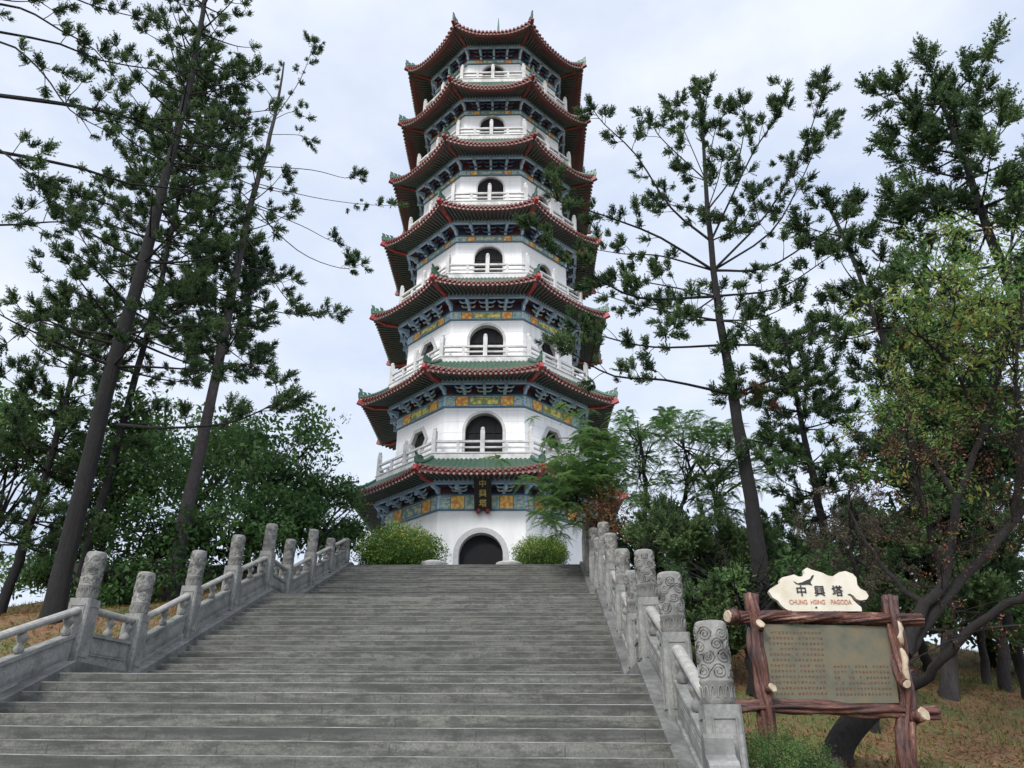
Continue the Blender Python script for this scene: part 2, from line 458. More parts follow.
# ------------------------------------------------------------------ stone balustrades
def post_shaft_mesh():
    b = MB(); w = .142
    ch = .02
    prof = [(-w + ch, -w), (w - ch, -w), (w, -w + ch), (w, w - ch), (w - ch, w), (-w + ch, w), (-w, w - ch), (-w, -w + ch)]
    b.prism(prof, .86, lambda u, v, t: Vector((u, v, t - .05)))
    # raised frame on each face
    for k in range(4):
        mx = Matrix.Rotation(k * PI / 2, 3, 'Z')
        for cx, sz in ((-.088, (.012, .012, .62)), (.088, (.012, .012, .62))):
            b.box(mx @ Vector((cx, -w - .004, .40)), sz, mx)
        b.box(mx @ Vector((0, -w - .004, .715)), (.188, .012, .012), mx); b.box(mx @ Vector((0, -w - .004, .085)), (.188, .012, .012), mx)
    return b
def post_cap_mesh(seed):
    b = MB(); r0 = .128; r = random.Random(seed)
    z0 = .81
    prof = [(.116, z0), (.116, z0 + .015), (.131, z0 + .03), (.126, z0 + .15), (.134, z0 + .165), (.134, z0 + .18), (r0, z0 + .19), (r0, z0 + .595), (.125, z0 + .615), (.112, z0 + .630), (.06, z0 + .640), (.001, z0 + .642)]
    b.lathe(prof, n=24)
    for k in range(14):   # collar petals
        t = 2 * PI * k / 14
        pts = []
        for q in range(7):
            a = PI * q / 6
            tt = t + .17 * math.cos(a); zz = z0 + .05 + .085 * math.sin(a)
            pts.append((.132 * math.cos(tt), .132 * math.sin(tt), zz))
        b.tube(pts, .006, 4, caps=False)
    # carved cloud spirals wound on the drum
    for row in range(4):
        for k in range(6):
            t0 = 2 * PI * (k + .5 * (row % 2)) / 6 + r.uniform(-.12, .12); zc = z0 + .25 + row * .095 + r.uniform(-.012, .012)
            sgn = r.choice((-1, 1)); ph = r.uniform(0, 6.28); size = r.uniform(.048, .062)
            pts = []
            for q in range(22):
                u = q / 21; rr = size * (1 - .86 * u); an = ph + sgn * u * 2.1 * 2 * PI
                du, dv = rr * math.cos(an), rr * math.sin(an)
                th = t0 + du / r0; pts.append(((r0 - .001) * math.cos(th), (r0 - .001) * math.sin(th), min(zc + dv, z0 + .585)))
            b.tube(pts, [.0105 - .004 * q / 21 for q in range(22)], 4, caps=False)
            # trailing wisp
            pts = []
            for q in range(7):
                u = q / 6; th = t0 + (size + u * .06) * math.cos(ph) / r0 + u * .25 * sgn; zz = zc + size * math.sin(ph) - u * .06
                pts.append(((r0 + .003) * math.cos(th), (r0 + .003) * math.sin(th), max(min(zz, z0 + .585), z0 + .2)))
            b.tube(pts, .007, 4, caps=False)
    return b
SHAFT = None; CAPS = []
def balustrade(side):
    global SHAFT
    a = -6.12 if side < 0 else 1.375
    ss = [6.45, 8.28, 10.06, 11.47, 13.1, 14.75, 16.45, 17.84, 19.57, 21.25, 22.9]
    kz = lambda s: stairH(s) + .10
    zz = [1.24, 2.045, 2.74, 2.78, kz(13.1), kz(14.75), 4.98, 5.0, kz(19.57), kz(21.25), 7.1]
    if side > 0: lab = 'right-hand carved stone balustrade, its newel with drum stone beside the log sign'
    else: lab = 'left-hand carved stone balustrade, in front of the leaning tree trunks'
    if side < 0: ss[1] = 7.9; zz[1] = 1.90
    root = empty('stone_balustrade', ST(a, ss[0], zz[0]), lab, 'balustrade')
    mxz = Matrix.Rotation(-PSI, 4, 'Z')
    for i, (s, z) in enumerate(zip(ss, zz)):
        if SHAFT is None:
            o = post_shaft_mesh().build('post', M['granite']); SHAFT = o
            for q in range(7):
                c = post_cap_mesh(q).build('post_cap', M['granite_cap']); CAPS.append(c)
            p = o
        else:
            p = SHAFT.copy(); COL.objects.link(p)
        src = CAPS[(i if side > 0 else i * 3 + 2) % 7]
        c = src if (side > 0 and i < 7) else src.copy()
        if c is not src: COL.objects.link(c)
        sc = 1.0
        if side < 0 and i >= 9: sc = .66 if i == 9 else .5
        p.parent = root; p.matrix_parent_inverse = Matrix.Translation(-root.location)
        lean = Matrix.Rotation(R(rnd.uniform(-.8, .8)), 4, 'Y')
        p.matrix_basis = Matrix.Translation(ST(a, s, z)) @ mxz @ lean @ Matrix.Diagonal((1, 1, sc, 1))
        c.parent = p; c.matrix_parent_inverse = Matrix.Identity(4)
        c.matrix_basis = Matrix.Rotation(PI / 2 * rnd.randrange(4), 4, 'Z')
    for i in range(len(ss) - 1):
        s0, s1, z0, z1 = ss[i] + .155, ss[i + 1] - .155, zz[i], zz[i + 1]
        g = (z1 - z0) / (ss[i + 1] - ss[i]); za, zb = z0 + .155 * g, z1 - .155 * g
        if abs(g) < .1: za, zb = z0, z1
        L = lambda t, h, da: ST(a + da, s0 + (s1 - s0) * t, za + (zb - za) * t + h)
        def slab(b, h0, h1, w, t0=0.0, t1=1.0):
            b.hexa([L(t0, h0, -w), L(t0, h0, w), L(t0, h1, w), L(t0, h1, -w)], [L(t1, h0, -w), L(t1, h0, w), L(t1, h1, w), L(t1, h1, -w)])
        b = MB(); slab(b, -.04, .075, .085); slab(b, .077, .36, .055); slab(b, .362, .41, .075)
        slab(b, .13, .30, .066, .06, .94); slab(b, .16, .27, .072, .09, .91)
        b.build('panel', M['granite'], root)
        b = MB()
        pr = [(math.cos(t) * .062, math.sin(t) * .052) for t in [2 * PI * k / 12 for k in range(12)]]
        vs = [L(0, .70 + v, u) for u, v in pr] + [L(1, .70 + v, u) for u, v in pr]
        b.add(vs, [(k, (k + 1) % 12, 12 + (k + 1) % 12, 12 + k) for k in range(12)] + [tuple(range(11, -1, -1)), tuple(range(12, 24))], 0, False)
        b.build('handrail', M['granite_warm'], root)
        for t in (.06, .5, .94):
            b = MB(); pos = L(t, .405, 0); hh = .25
            b.lathe([(.03, 0), (.045, .01), (.062, .05), (.05, .085), (.03, .105), (.042, .13), (.06, .165), (.07, .2), (.04, .225), (.04, hh)], pos, 10)
            b.build('baluster', M['granite'], root)
    # drum stone in front of the newel
    b = MB()
    def P(s, z, w): return ST(a - .20 + w, s, z)
    prof = [(x - .25, z - .23) for x, z in [(6.545, 1.50), (6.545, 2.02), (6.52, 2.06), (6.46, 2.07), (6.43, 2.04), (6.425, 1.93), (6.40, 1.905), (6.34, 1.89), (6.31, 1.86), (6.30, 1.76), (6.27, 1.73), (6.20, 1.71), (6.17, 1.66), (6.15, 1.55), (6.12, 1.50)]]
    b.prism(prof, .22, lambda u, v, w: P(u, v, w))
    b.build('drum_stone', M['granite'], root)
    return root
balustrade(1); balustrade(-1)

# ------------------------------------------------------------------ pagoda
PB = 7.02
PG = dict(
 wallR=[4.33, 4.24, 4.05, 3.90, 3.80, 3.69, 3.60], wallT=[10.13, 14.46, 18.70, 22.97, 27.03, 31.14, 34.96],
 bandH=[.60, .52, .42, .34, .32, .30, .30],
 corR=[4.97, 4.76, 4.61, 4.49, 4.30, 4.11, 3.96], corH=[10.98, 15.30, 19.52, 23.64, 27.75, 31.83, 35.86],
 tipR=[6.05, 5.90, 5.74, 5.60, 5.51, 5.35, 5.29], tipRise=[.16, .22, .28, .36, .44, .58, .74],
 midT=[11.27, 15.46, 19.74, 23.88, 27.76, 31.66, 35.70], midB=[11.02, 15.22, 19.50, 23.62, 27.50, 31.40, 35.42],
 railR=[4.99, 4.79, 4.66, 4.52, 4.36, 4.26, .75], base=[11.95, 16.28, 20.50, 24.66, 28.92, 32.95, 39.6])
C8 = math.cos(PI / 8); T8 = math.tan(PI / 8)
def FP(i, u, r, z):
    a = -PI / 2 + i * PI / 4 + PHI
    return Vector((PCX + r * math.cos(a) - u * math.sin(a), PCY + r * math.sin(a) + u * math.cos(a), z))
def CP(i, rad, z):
    a = -PI / 2 + i * PI / 4 - PI / 8 + PHI
    return Vector((PCX + rad * math.cos(a), PCY + rad * math.sin(a), z))

def arch_loop(w, h, n=16):
    """opening outline in (u, z) from the sill up: w half width, h total height"""
    return [(-w, 0)] + [(-w * math.cos(PI * k / n), h - w + w * math.sin(PI * k / n)) for k in range(n + 1)] + [(w, 0)]
def hex_loop(w, h): return [(-w, 0), (-w * .5, -h), (w * .5, -h), (w, 0), (w * .5, h), (-w * .5, h)]

def ring(b, ro, ri, z0, z1, mi=0):
    for i in range(8):
        o0, o1, n0, n1 = CP(i, ro, z0), CP(i + 1, ro, z0), CP(i, ri, z0), CP(i + 1, ri, z0)
        up = Vector((0, 0, z1 - z0))
        b.add([o0, o1, n1, n0, o0 + up, o1 + up, n1 + up, n0 + up], [(0, 1, 5, 4), (2, 3, 7, 6), (0, 3, 2, 1), (4, 5, 6, 7)], mi)

def build_pagoda():
    root = empty('pagoda', (PCX, PCY, PB), 'seven storey white octagonal pagoda with green tiled eaves and red corners', 'pagoda')
    r3 = random.Random(11)
    for k in range(7):
        wr = PG['wallR'][k]; ap = wr * C8; hw = ap * T8
        z0 = PB if k == 0 else PG['base'][k - 1] - .05
        floor = PB + .10 if k == 0 else PG['base'][k - 1] + .06
        zt = PG['wallT'][k]; zb = zt + PG['bandH'][k]
        # ---- walls with real openings
        b = MB(); wall_holes = []
        for i in range(8):
            if i % 2 == 0:
                w = .82 if k == 0 else [0, .75, .72, .64, .62, .60, .58][k]
                top = (9.25 if k == 0 else zt - (.28 if k < 4 else .12))
                loop = [(u, floor + v) for u, v in arch_loop(w, top - floor)]; kind = 'arch'
            elif k < 3:
                zc = (PB + 1.72) if k == 0 else floor + 1.42
                loop = [(u, zc + v) for u, v in hex_loop(.47, .42)]; kind = 'hex'
            else:
                w = .36
                loop = [(u, floor + .55 + v) for u, v in arch_loop(w, 1.25, 12)]; kind = 'small'
            outer = [(-hw, z0), (hw, z0), (hw, zt), (-hw, zt)]
            pts = outer + loop
            tr = tessellate_polygon([[Vector((p[0], p[1], 0)) for p in outer], [Vector((p[0], p[1], 0)) for p in loop]])
            b.add([FP(i, u, ap, v) for u, v in pts], [tuple(t) for t in tr], 0)
            n = len(loop); dep = .34
            b.add([FP(i, u, ap, v) for u, v in loop] + [FP(i, u, ap - dep, v) for u, v in loop], [(j, (j + 1) % n, n + (j + 1) % n, n + j) for j in range(n)], 0)
            wall_holes.append((i, kind, loop))
        wall = b.build('wall', M['plaster'] if k == 0 else M['white'], root)
        for i, kind, loop in wall_holes:
            n = len(loop)
            cu = sum(p[0] for p in loop) / n; cv = sum(p[1] for p in loop) / n
            fw = {'arch': .20 if k == 0 else (.11 if k < 3 else .07), 'hex': .15, 'small': .08}[kind]
            if kind == 'hex': big = [(u * (1 + fw / .40), cv + (v - cv) * (1 + fw / .40)) for u, v in loop]
            else:
                half = loop[-1][0]; sp = max(p[1] for p in loop) - half
                big = [(u * (half + fw) / half, v if v <= sp + 1e-6 else sp + (v - sp) * (half + fw) / half) for u, v in loop]
            rec = .13 if kind != 'arch' else (.31 if k == 0 else .22 if k < 3 else .09)
            b = MB()
            vs = [FP(i, u, ap + .045, v) for u, v in loop] + [FP(i, u, ap + .045, v) for u, v in big] + [FP(i, u, ap - .05, v) for u, v in big] + [FP(i, u * .995, ap - rec + .005, cv + (v - cv) * .995) for u, v in loop]
            close = n if kind == 'hex' else n - 1
            fs = []
            for j in range(close):
                q = (j + 1) % n
                fs += [(j, q, n + q, n + j), (n + j, n + q, 2 * n + q, 2 * n + j), (j, q, 3 * n + q, 3 * n + j)]
            b.add(vs, fs)
            nm = {'arch': 'arched_doorway', 'hex': 'hexagonal_window', 'small': 'arched_window'}[kind]
            fr = b.build(nm, M['trim'] if kind != 'arch' or k == 0 else M['rail_stone'], root)
            b = MB()
            tr = tessellate_polygon([[Vector((p[0], p[1], 0)) for p in loop]])
            b.add([FP(i, u, ap - rec, v) for u, v in loop], [tuple(t) for t in tr], 0)
            if kind == 'arch' and k > 0:
                half = loop[-1][0]; lo = min(p[1] for p in loop); hi = max(p[1] for p in loop)
                for u in (-half * .5, 0, half * .5): b.bar(FP(i, u, ap - rec + .015, lo), FP(i, u, ap - rec + .015, hi - .12 - abs(u) * .4), .05, .03, 0, Vector((0.3, 1, 0)))
                for v in (.55, 1.1, hi - lo - half): b.bar(FP(i, -half * .9, ap - rec + .018, lo + v), FP(i, half * .9, ap - rec + .018, lo + v), .03, .06, 0)
                b.build('unlit_opening_sheet', M['unlit_inside'], fr)
            elif k == 0 and kind == 'arch': b.build('unlit_opening_sheet', M['unlit_inside'], fr)  # plain sheet added so the open doorway reads as dark inside
            else:
                for u in (-.14, .14): b.bar(FP(i, u, ap - rec + .015, cv - .30), FP(i, u, ap - rec + .015, cv + .30), .03, .03, 0, Vector((0.3, 1, 0)))
                b.build('pane', M['unlit_inside'], fr)  # shade of the inside is painted into the pane colour
        # ---- painted band
        b = MB(); h = zb - zt; e = .022
        for i in range(8):
            hb = (ap + e) * T8
            def rect(u0, u1, v0, v1, mi, out):
                b.hexa([FP(i, u0, ap - .05, v0), FP(i, u1, ap - .05, v0), FP(i, u1, ap - .05, v1), FP(i, u0, ap - .05, v1)], [FP(i, u0, ap + out, v0), FP(i, u1, ap + out, v0), FP(i, u1, ap + out, v1), FP(i, u0, ap + out, v1)], mi)
            rect(-hb, hb, zt, zb, 0, e)
            rect(-hb - .012, hb + .012, zt - .035, zt + .03, 5, e + .022); rect(-hb - .01, hb + .01, zb - .03, zb + .03, 5, e + .018)
            v0, v1 = zt + .05, zb - .05
            for s_ in (-1, 1):
                c = s_ * hb * .56; q = min(.25, h * .50)
                rect(c - q - .03, c + q + .03, v0 - .01, v1 + .01, 5, e + .008); rect(c - q, c + q, v0, v1, 1, e + .014)
                x = s_ * (hb * .86); rect(x - .10, x + .10, v0 + .02, v1 - .02, 4 if k < 3 else 3, e + .008)
                rect(s_ * hb - .03, s_ * hb + .03, v0, v1, 6, e + .012)
                if k < 3:
                    for m_ in (.2, .5, .8): rect(x - .08, x + .08, v0 + (v1 - v0) * m_ - .02, v0 + (v1 - v0) * m_ + .02, 6, e + .013)
            half = hb * .56 - min(.25, h * .50) - .05
            if k == 0 and i == 0:
                rect(-half, half, v0, v1, 4, e + .010)
            else:
                rect(-half, half, v0 + h * .06, v1 - h * .06, 5, e + .006); rect(-half + .03, half - .03, v0 + h * .12, v1 - h * .12, 2 if k in (1, 2) else 3, e + .012)
        b.build('painted_band', [M['frame_blue'], M['flame'], M['scroll'], M['dimscroll'], M['bluemark'], M['line_blue'], M['cornice']], root)
        # ---- bracket zone
        cr = PG['corR'][k]; cap_ = cr * C8; ch = PG['corH'][k]
        b = MB()
        for i in range(8):
            a0, a1 = ap * T8, (cap_ - .05) * T8
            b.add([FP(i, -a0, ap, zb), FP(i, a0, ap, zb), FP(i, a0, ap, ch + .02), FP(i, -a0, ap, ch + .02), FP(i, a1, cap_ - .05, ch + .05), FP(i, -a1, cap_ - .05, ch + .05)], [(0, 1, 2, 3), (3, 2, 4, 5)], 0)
        nb = 4
        for i in range(8):
            for j in range(nb + 1):
                corner = j in (0, nb)
                fr = -1 + 2 * j / nb
                if corner and j == nb: continue
                def prof3(r, z, w):      # r in 0..1 from wall to cornice
                    rr = ap + (cap_ - .04 - ap) * r
                    if corner:
                        rad = (ap + (cap_ - .04 - ap) * r) / C8; p = CP(i, rad, z)
                        t = FP(i, 0, 0, 0) - FP(i, 1, 0, 0); a = -PI / 2 + i * PI / 4 - PI / 8 + PHI
                        return p + Vector((-math.sin(a), math.cos(a), 0)) * (w - .055)
                    return FP(i, fr * rr * T8 * .99 + w - .055, rr, z)
                H = ch - zb
                poly = [(0, zb + .02), (.12, zb + .02), (.30, zb + H * .22), (.38, zb + H * .48), (.70, zb + H * .55), (.95, zb + H * .62), (1, zb + H * .72), (1, ch + .01), (0, ch + .01)]
                b.prism(poly, .11, lambda u, v, w: prof3(u, v, w), 1)
                # hanging block at the outer end
                if not corner:
                    p = FP(i, fr * cap_ * T8 * .99, cap_ - .03, ch - .10); a = i * PI / 4 + PHI
                    b.box(p, (.10, .10, .24), Matrix.Rotation(a, 3, 'Z'), 1)
                # cloud arms beside the bracket
                for s_ in (-1, 1):
                    if corner: continue
                    for lev, (rr, zz, ww) in enumerate(((.30, zb + H * .25, .30), (.55, zb + H * .62, .36))):
                        pts = []
                        for q in range(7):
                            t = q / 6
                            rad = ap + (cap_ - ap) * rr
                            pts.append(FP(i, fr * rad * T8 + s_ * ww * t, rad, zz + .13 * (t ** 2) + .03 * math.sin(t * PI * 2)))
                        b.tube(pts, [.036, .04, .038, .035, .038, .045, .03], 5, (1 if lev else 2) if k < 3 else 3)
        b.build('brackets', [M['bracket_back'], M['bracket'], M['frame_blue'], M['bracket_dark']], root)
        b = MB(); ring(b, cr, cr - .12, ch, ch + .13); ring(b, cr + .05, cr - .02, ch + .132, ch + .20)
        b.build('cornice', M['cornice'], root)
        # ---- eave roof
        tr_, rise = PG['tipR'][k], PG['tipRise'][k]; eap = tr_ * C8 - .10
        mt, mb = PG['midT'][k], PG['midB'][k]
        rr_, rb = PG['railR'][k] - .03, PG['base'][k] + .02
        iap = rr_ * C8
        ihw = iap * T8
        ehw = tr_ * math.sin(PI / 8)
        NT = 22 if k < 6 else 20; rows = 7 if k < 6 else 14
        top_end = mt - .06
        def surf(i, u, v, off=0.0):
            """u -1..1 across, v 0 inner .. 1 eave edge"""
            au = abs(u); w = ihw + (ehw - ihw) * v
            r = iap + (eap - iap) * v + (tr_ * C8 - eap) * (au ** 3) * v
            zin, zo = rb, top_end + rise * au ** 2.6
            prof = v * (1 + .40 * (1 - v)) if k < 6 else v ** .62
            z = zin + (zo - zin) * min(prof, 1.25) + off
            return FP(i, u * w, r, z)
        b = MB(); ends = MB()
        for i in range(8):
            cols = NT * 4
            vs = []
            for c in range(cols + 1):
                u = -1 + 2 * c / cols
                off = [.0, .035, .065, .035][c % 4]
                for q in range(rows + 1):
                    v = q / rows; vs.append(surf(i, u, v, off))
            n = rows + 1
            b.add(vs, [(c * n + q, (c + 1) * n + q, (c + 1) * n + q + 1, c * n + q + 1) for c in range(cols) for q in range(rows)], 0, True)
            a = i * PI / 4 + PHI
            for t in range(NT):
                u = -1 + 2 * (t + .5) / NT
                p = surf(i, u, 1, .005); out = FP(i, 0, 1, 0) - FP(i, 0, 0, 0)
                b.tube([p - out * .10, p + out * .05], .066, 8, 1)
                # drip tile between ribs
                u2 = -1 + 2 * t / NT; p2 = surf(i, u2, 1, -.02) + out * .02; tx = FP(i, 1, 0, 0) - FP(i, 0, 0, 0)
                if t: b.add([p2 - tx * .07, p2 + tx * .07, p2 + tx * .03 - Vector((0, 0, .085)), p2 - tx * .03 - Vector((0, 0, .085))], [(0, 1, 2, 3)], 1)
        roof = b.build('eave_roof', [M['tile'], M['tile_end']], root, False)
        # fascia and soffit
        b = MB()
        for i in range(8):
            n = 24; A = []
            for c in range(n + 1):
                u = -1 + 2 * c / n; au = abs(u)
                p = surf(i, u, 1, -.045); out = FP(i, 0, 1, 0) - FP(i, 0, 0, 0)
                p = p - out * .03
                drop = (mt - mb - .14) + .10 * au ** 3
                A.append((p, p - Vector((0, 0, drop)), p - out * .16 - Vector((0, 0, drop)), FP(i, u * (cap_ + .02) * T8, cap_ + .02, ch + .19)))
            vs = [q for t in A for q in t]
            b.add(vs, [(c * 4 + q, (c + 1) * 4 + q, (c + 1) * 4 + q + 1, c * 4 + q + 1) for c in range(n) for q in range(2)], 0, False)
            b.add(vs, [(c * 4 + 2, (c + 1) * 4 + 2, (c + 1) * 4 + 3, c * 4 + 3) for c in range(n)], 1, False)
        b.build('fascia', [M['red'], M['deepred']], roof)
        b = MB()
        NR = 22
        for i in range(8):
            for t in range(NR):
                u = -1 + 2 * (t + .5) / NR; au = abs(u)
                out = FP(i, 0, 1, 0) - FP(i, 0, 0, 0)
                p = surf(i, u, 1, -.045) - out * .05 - Vector((0, 0, (mt - mb - .14) + .10 * au ** 3 + .02))
                q = FP(i, u * (cap_ + .02) * T8, cap_ + .02, ch + .15)
                p = p + out * .07
                b.bar(q, p, .085, .085, 0)
                d = (p - q).normalized(); b.bar(p, p + d * .012, .075, .075, 1)
        b.build('rafters', [M['rafter'], M['rafter_end']], roof)
        # corners: hip ridge with ornaments, red hip beam
        for i in range(8):
            b = MB(); pts = []
            for q in range(11):
                v = q / 10; p = surf(i, -1, v, .09); pts.append(p)
            tipdir = (pts[-1] - pts[-2]).normalized()
            radial = Vector((pts[-1].x - PCX, pts[-1].y - PCY, 0)).normalized()
            pts.append(pts[-1] + radial * .10 + Vector((0, 0, .07)))
            b.tube(pts, [.075] * 11 + [.05], 6, 0)
            side = Vector((-radial.y, radial.x, 0))
            for f_, hgt in ((-.06, .40), (.14, .34), (.34, .36), (.54, .30), (.76, .36), (1.0, .26), (1.25, .40)):
                base = pts[10] - radial * f_ * (1 if k < 6 else .9); base = base - Vector((0, 0, f_ * .12 * (rise + .3)))
                hh = hgt * r3.uniform(.8, 1.1)
                poly = [(-.10, -.05), (.10, -.05), (.13, hh * .45), (.06, hh * .7), (.12, hh), (-.02, hh * .92), (-.07, hh * .55)]
                b.prism(poly, .07, lambda u, v, w: base + radial * u + Vector((0, 0, v)) + side * (w - .035), 0)
            b.build('hip_ridge', M['ridge'], roof)
            b = MB()
            c0 = CP(i, cr - .1, ch + .14); c1 = surf(i, -1, 1, -.17) + radial * .02
            mid_ = (c0 + c1) / 2 - Vector((0, 0, .10))
            b.bar(c0, mid_, .15, .18); b.bar(mid_, c1, .16, .20)
            b.bar(c1 - radial * .02, c1 + radial * .16 + Vector((0, 0, .06)), .16, .22)
            b.build('hip_beam', M['hipred'] if k < 4 else M['red'], roof)
        # ---- balcony balustrade above this roof
        if k < 6:
            rl = PG['railR'][k]; zb_ = PG['base'][k]; rap = rl * C8
            b = MB()
            ring(b, rl, rl - .22, zb_, zb_ + .24); ring(b, rl + .03, rl - .25, zb_ + .242, zb_ + .29)
            ring(b, rl - .2, PG['wallR'][k + 1] - .1, zb_ - .02, zb_ + .05)
            for i in range(8):
                h1 = (rap - .08) * T8
                for z, w, t in ((.76, .10, .085), (.52, .07, .06)):
                    b.bar(FP(i, -h1, rap - .09, zb_ + z), FP(i, h1, rap - .09, zb_ + z), w, t)
                for u in (-.5, .5):
                    b.box(FP(i, u * h1, rap - .09, zb_ + .64), (.13, .08, .17), Matrix.Rotation(i * PI / 4 + PHI, 3, 'Z'))
                    b.box(FP(i, u * h1, rap - .09, zb_ + .39), (.10, .07, .20), Matrix.Rotation(i * PI / 4 + PHI, 3, 'Z'))
            bal = b.build('balcony_railing', M['rail_stone'], root)
            for i in range(8):
                for pos, rot in ((CP(i, rl - .10, zb_), i * PI / 4 - PI / 8), (FP(i, 0, rap - .09, zb_), i * PI / 4)):
                    b = MB(); mx = Matrix.Rotation(rot + PHI, 3, 'Z')
                    b.box(pos + Vector((0, 0, .60)), (.17, .17, 1.2), mx); 
                    b.lathe([(.085, 1.2), (.06, 1.22), (.08, 1.25), (.08, 1.32), (.05, 1.36), (.001, 1.37)], pos, 8)
                    b.build('post', M['rail_stone'], bal)
        else:
            # finial on the top roof
            b = MB()
            b.lathe([(.95, 39.3), (.95, 39.75), (.7, 39.8), (.5, 40.0), (.62, 40.25), (.5, 40.5), (.25, 40.65), (.38, 40.9), (.2, 41.15), (.24, 41.4), (.09, 41.6), (.06, 42.2), (.02, 42.95)], (PCX, PCY, 0), 16)
            b.build('finial', M['ridge'], root)
    # ---- name plaque over the ground floor door
    b = MB()
    top, bot = FP(0, .06, PG['corR'][0] * C8 + .28, 11.14), FP(0, .06, 4.33 * C8 + .16, 10.10)
    d = (top - bot); L = d.length; dn = d.normalized(); sx = Vector((math.cos(PHI), math.sin(PHI), 0)); nn = sx.cross(dn).normalized()
    W = .30
    b.hexa([bot - sx * W + nn * 0, bot + sx * W, top + sx * W, top - sx * W], [bot - sx * W + nn * .06, bot + sx * W + nn * .06, top + sx * W + nn * .06, top - sx * W + nn * .06], 0)
    for s_ in (-1, 1): b.bar(bot + sx * s_ * W + nn * .04, top + sx * s_ * W + nn * .04, .05, .09, 1, nn)
    pl = b.build('name_plaque', [M['black'], M['black']], root)
    for s_ in (-1, 1):
        b = MB(); b.lathe([(.001, -.11), (.07, -.085), (.1, 0), (.07, .085), (.001, .11)], bot + sx * s_ * .17 + nn * .03 - Vector((0, 0, .05)), 12)
        b.build('red_boss', M['red'], pl)
    for j, chh in enumerate('中興塔'):
        c = bot + dn * L * (.80 - .30 * j) + nn * .064
        mx = Matrix((sx.to_4d(), dn.to_4d(), nn.to_4d(), (0, 0, 0, 1))).transposed()
        mx[3] = (0, 0, 0, 1); mx = Matrix.Translation(c) @ Matrix(((sx.x, dn.x, nn.x, 0), (sx.y, dn.y, nn.y, 0), (sx.z, dn.z, nn.z, 0), (0, 0, 0, 1)))
        text_obj('gold_character', chh, .30, .008, mx, M['gold'], pl)
    return root
build_pagoda()

# ------------------------------------------------------------------ foliage tools (numpy)
def np_mesh(name, verts, faces, tone, m, parent=None, nside=3):
    me = bpy.data.meshes.new(name)
    nv, nf = len(verts), len(faces)
    me.vertices.add(nv); me.vertices.foreach_set('co', np.ascontiguousarray(verts, np.float32).ravel())
    me.loops.add(nf * nside); me.loops.foreach_set('vertex_index', np.ascontiguousarray(faces, np.int32).ravel())
    me.polygons.add(nf); me.polygons.foreach_set('loop_start', np.arange(0, nf * nside, nside, dtype=np.int32))
    me.update(calc_edges=True)
    at_ = me.attributes.new('tone', 'FLOAT', 'POINT'); at_.data.foreach_set('value', np.ascontiguousarray(tone, np.float32))
    me.materials.append(m)
    o = bpy.data.objects.new(name, me); COL.objects.link(o)
    if parent is not None: attach(o, parent)
    return o

def rot_to(rng, dirs, spin=True):
    """rotation matrices taking +z to dirs (K,3)"""
    z = dirs / np.linalg.norm(dirs, axis=1, keepdims=True)
    ref = rng.normal(size=z.shape)
    x = np.cross(ref, z); x /= np.linalg.norm(x, axis=1, keepdims=True) + 1e-9
    y = np.cross(z, x)
    return np.stack([x, y, z], axis=2)

def needle_tuft(seed, shoots=26, rings=8, per=4, nl=.16, nw=.075):
    """unit tuft of an araucaria: a short axis along +z crowded with upswept bottle-brush shoots"""
    rg = np.random.default_rng(seed); V = []; Fc = []; T = []
    bend = rg.normal(size=3) * .12
    for s in range(shoots):
        t0 = (s + .3) / shoots; o0 = np.array([0, 0, .70 * t0 - .12]) + bend * t0 * t0
        an = s * 2.4 + rg.uniform(-.4, .4); tilt = rg.uniform(.75, 1.75) * (1 - .62 * t0)
        d = np.array([math.sin(tilt) * math.cos(an), math.sin(tilt) * math.sin(an), math.cos(tilt)])
        L = rg.uniform(.36, .80) * (1.05 - .30 * t0); tn = rg.uniform(-.12, .12)
        for r in range(rings):
            t = (r + rg.uniform(.1, .9)) / rings
            p = o0 + d * L * t + np.array([0, 0, .16 * t * t])
            ax = d + np.array([0, 0, .32 * t]); ax /= np.linalg.norm(ax)
            e1 = np.cross(ax, [0.3, .5, .8]); e1 /= np.linalg.norm(e1); e2 = np.cross(ax, e1)
            for k in range(per):
                a = rg.uniform(0, 2 * PI); o = math.cos(a) * e1 + math.sin(a) * e2
                dd = o * .8 + ax * .75; dd /= np.linalg.norm(dd)
                w = np.cross(dd, ax + rg.normal(size=3) * .5); w /= np.linalg.norm(w) + 1e-9
                ln = nl * (1.1 - .3 * t) * rg.uniform(.8, 1.25); i0 = len(V)
                V += [p - w * nw / 2, p + w * nw / 2, p + dd * ln]; Fc.append((i0, i0 + 1, i0 + 2)); T += [tn + rg.uniform(-.10, .10) + .18 * t] * 3
    return np.array(V), np.array(Fc), np.array(T)
TUFTS = [needle_tuft(s) for s in range(5)]
TUFTS_LITE = [needle_tuft(20 + s, 14, 6, 3, .15, .06) for s in range(4)]

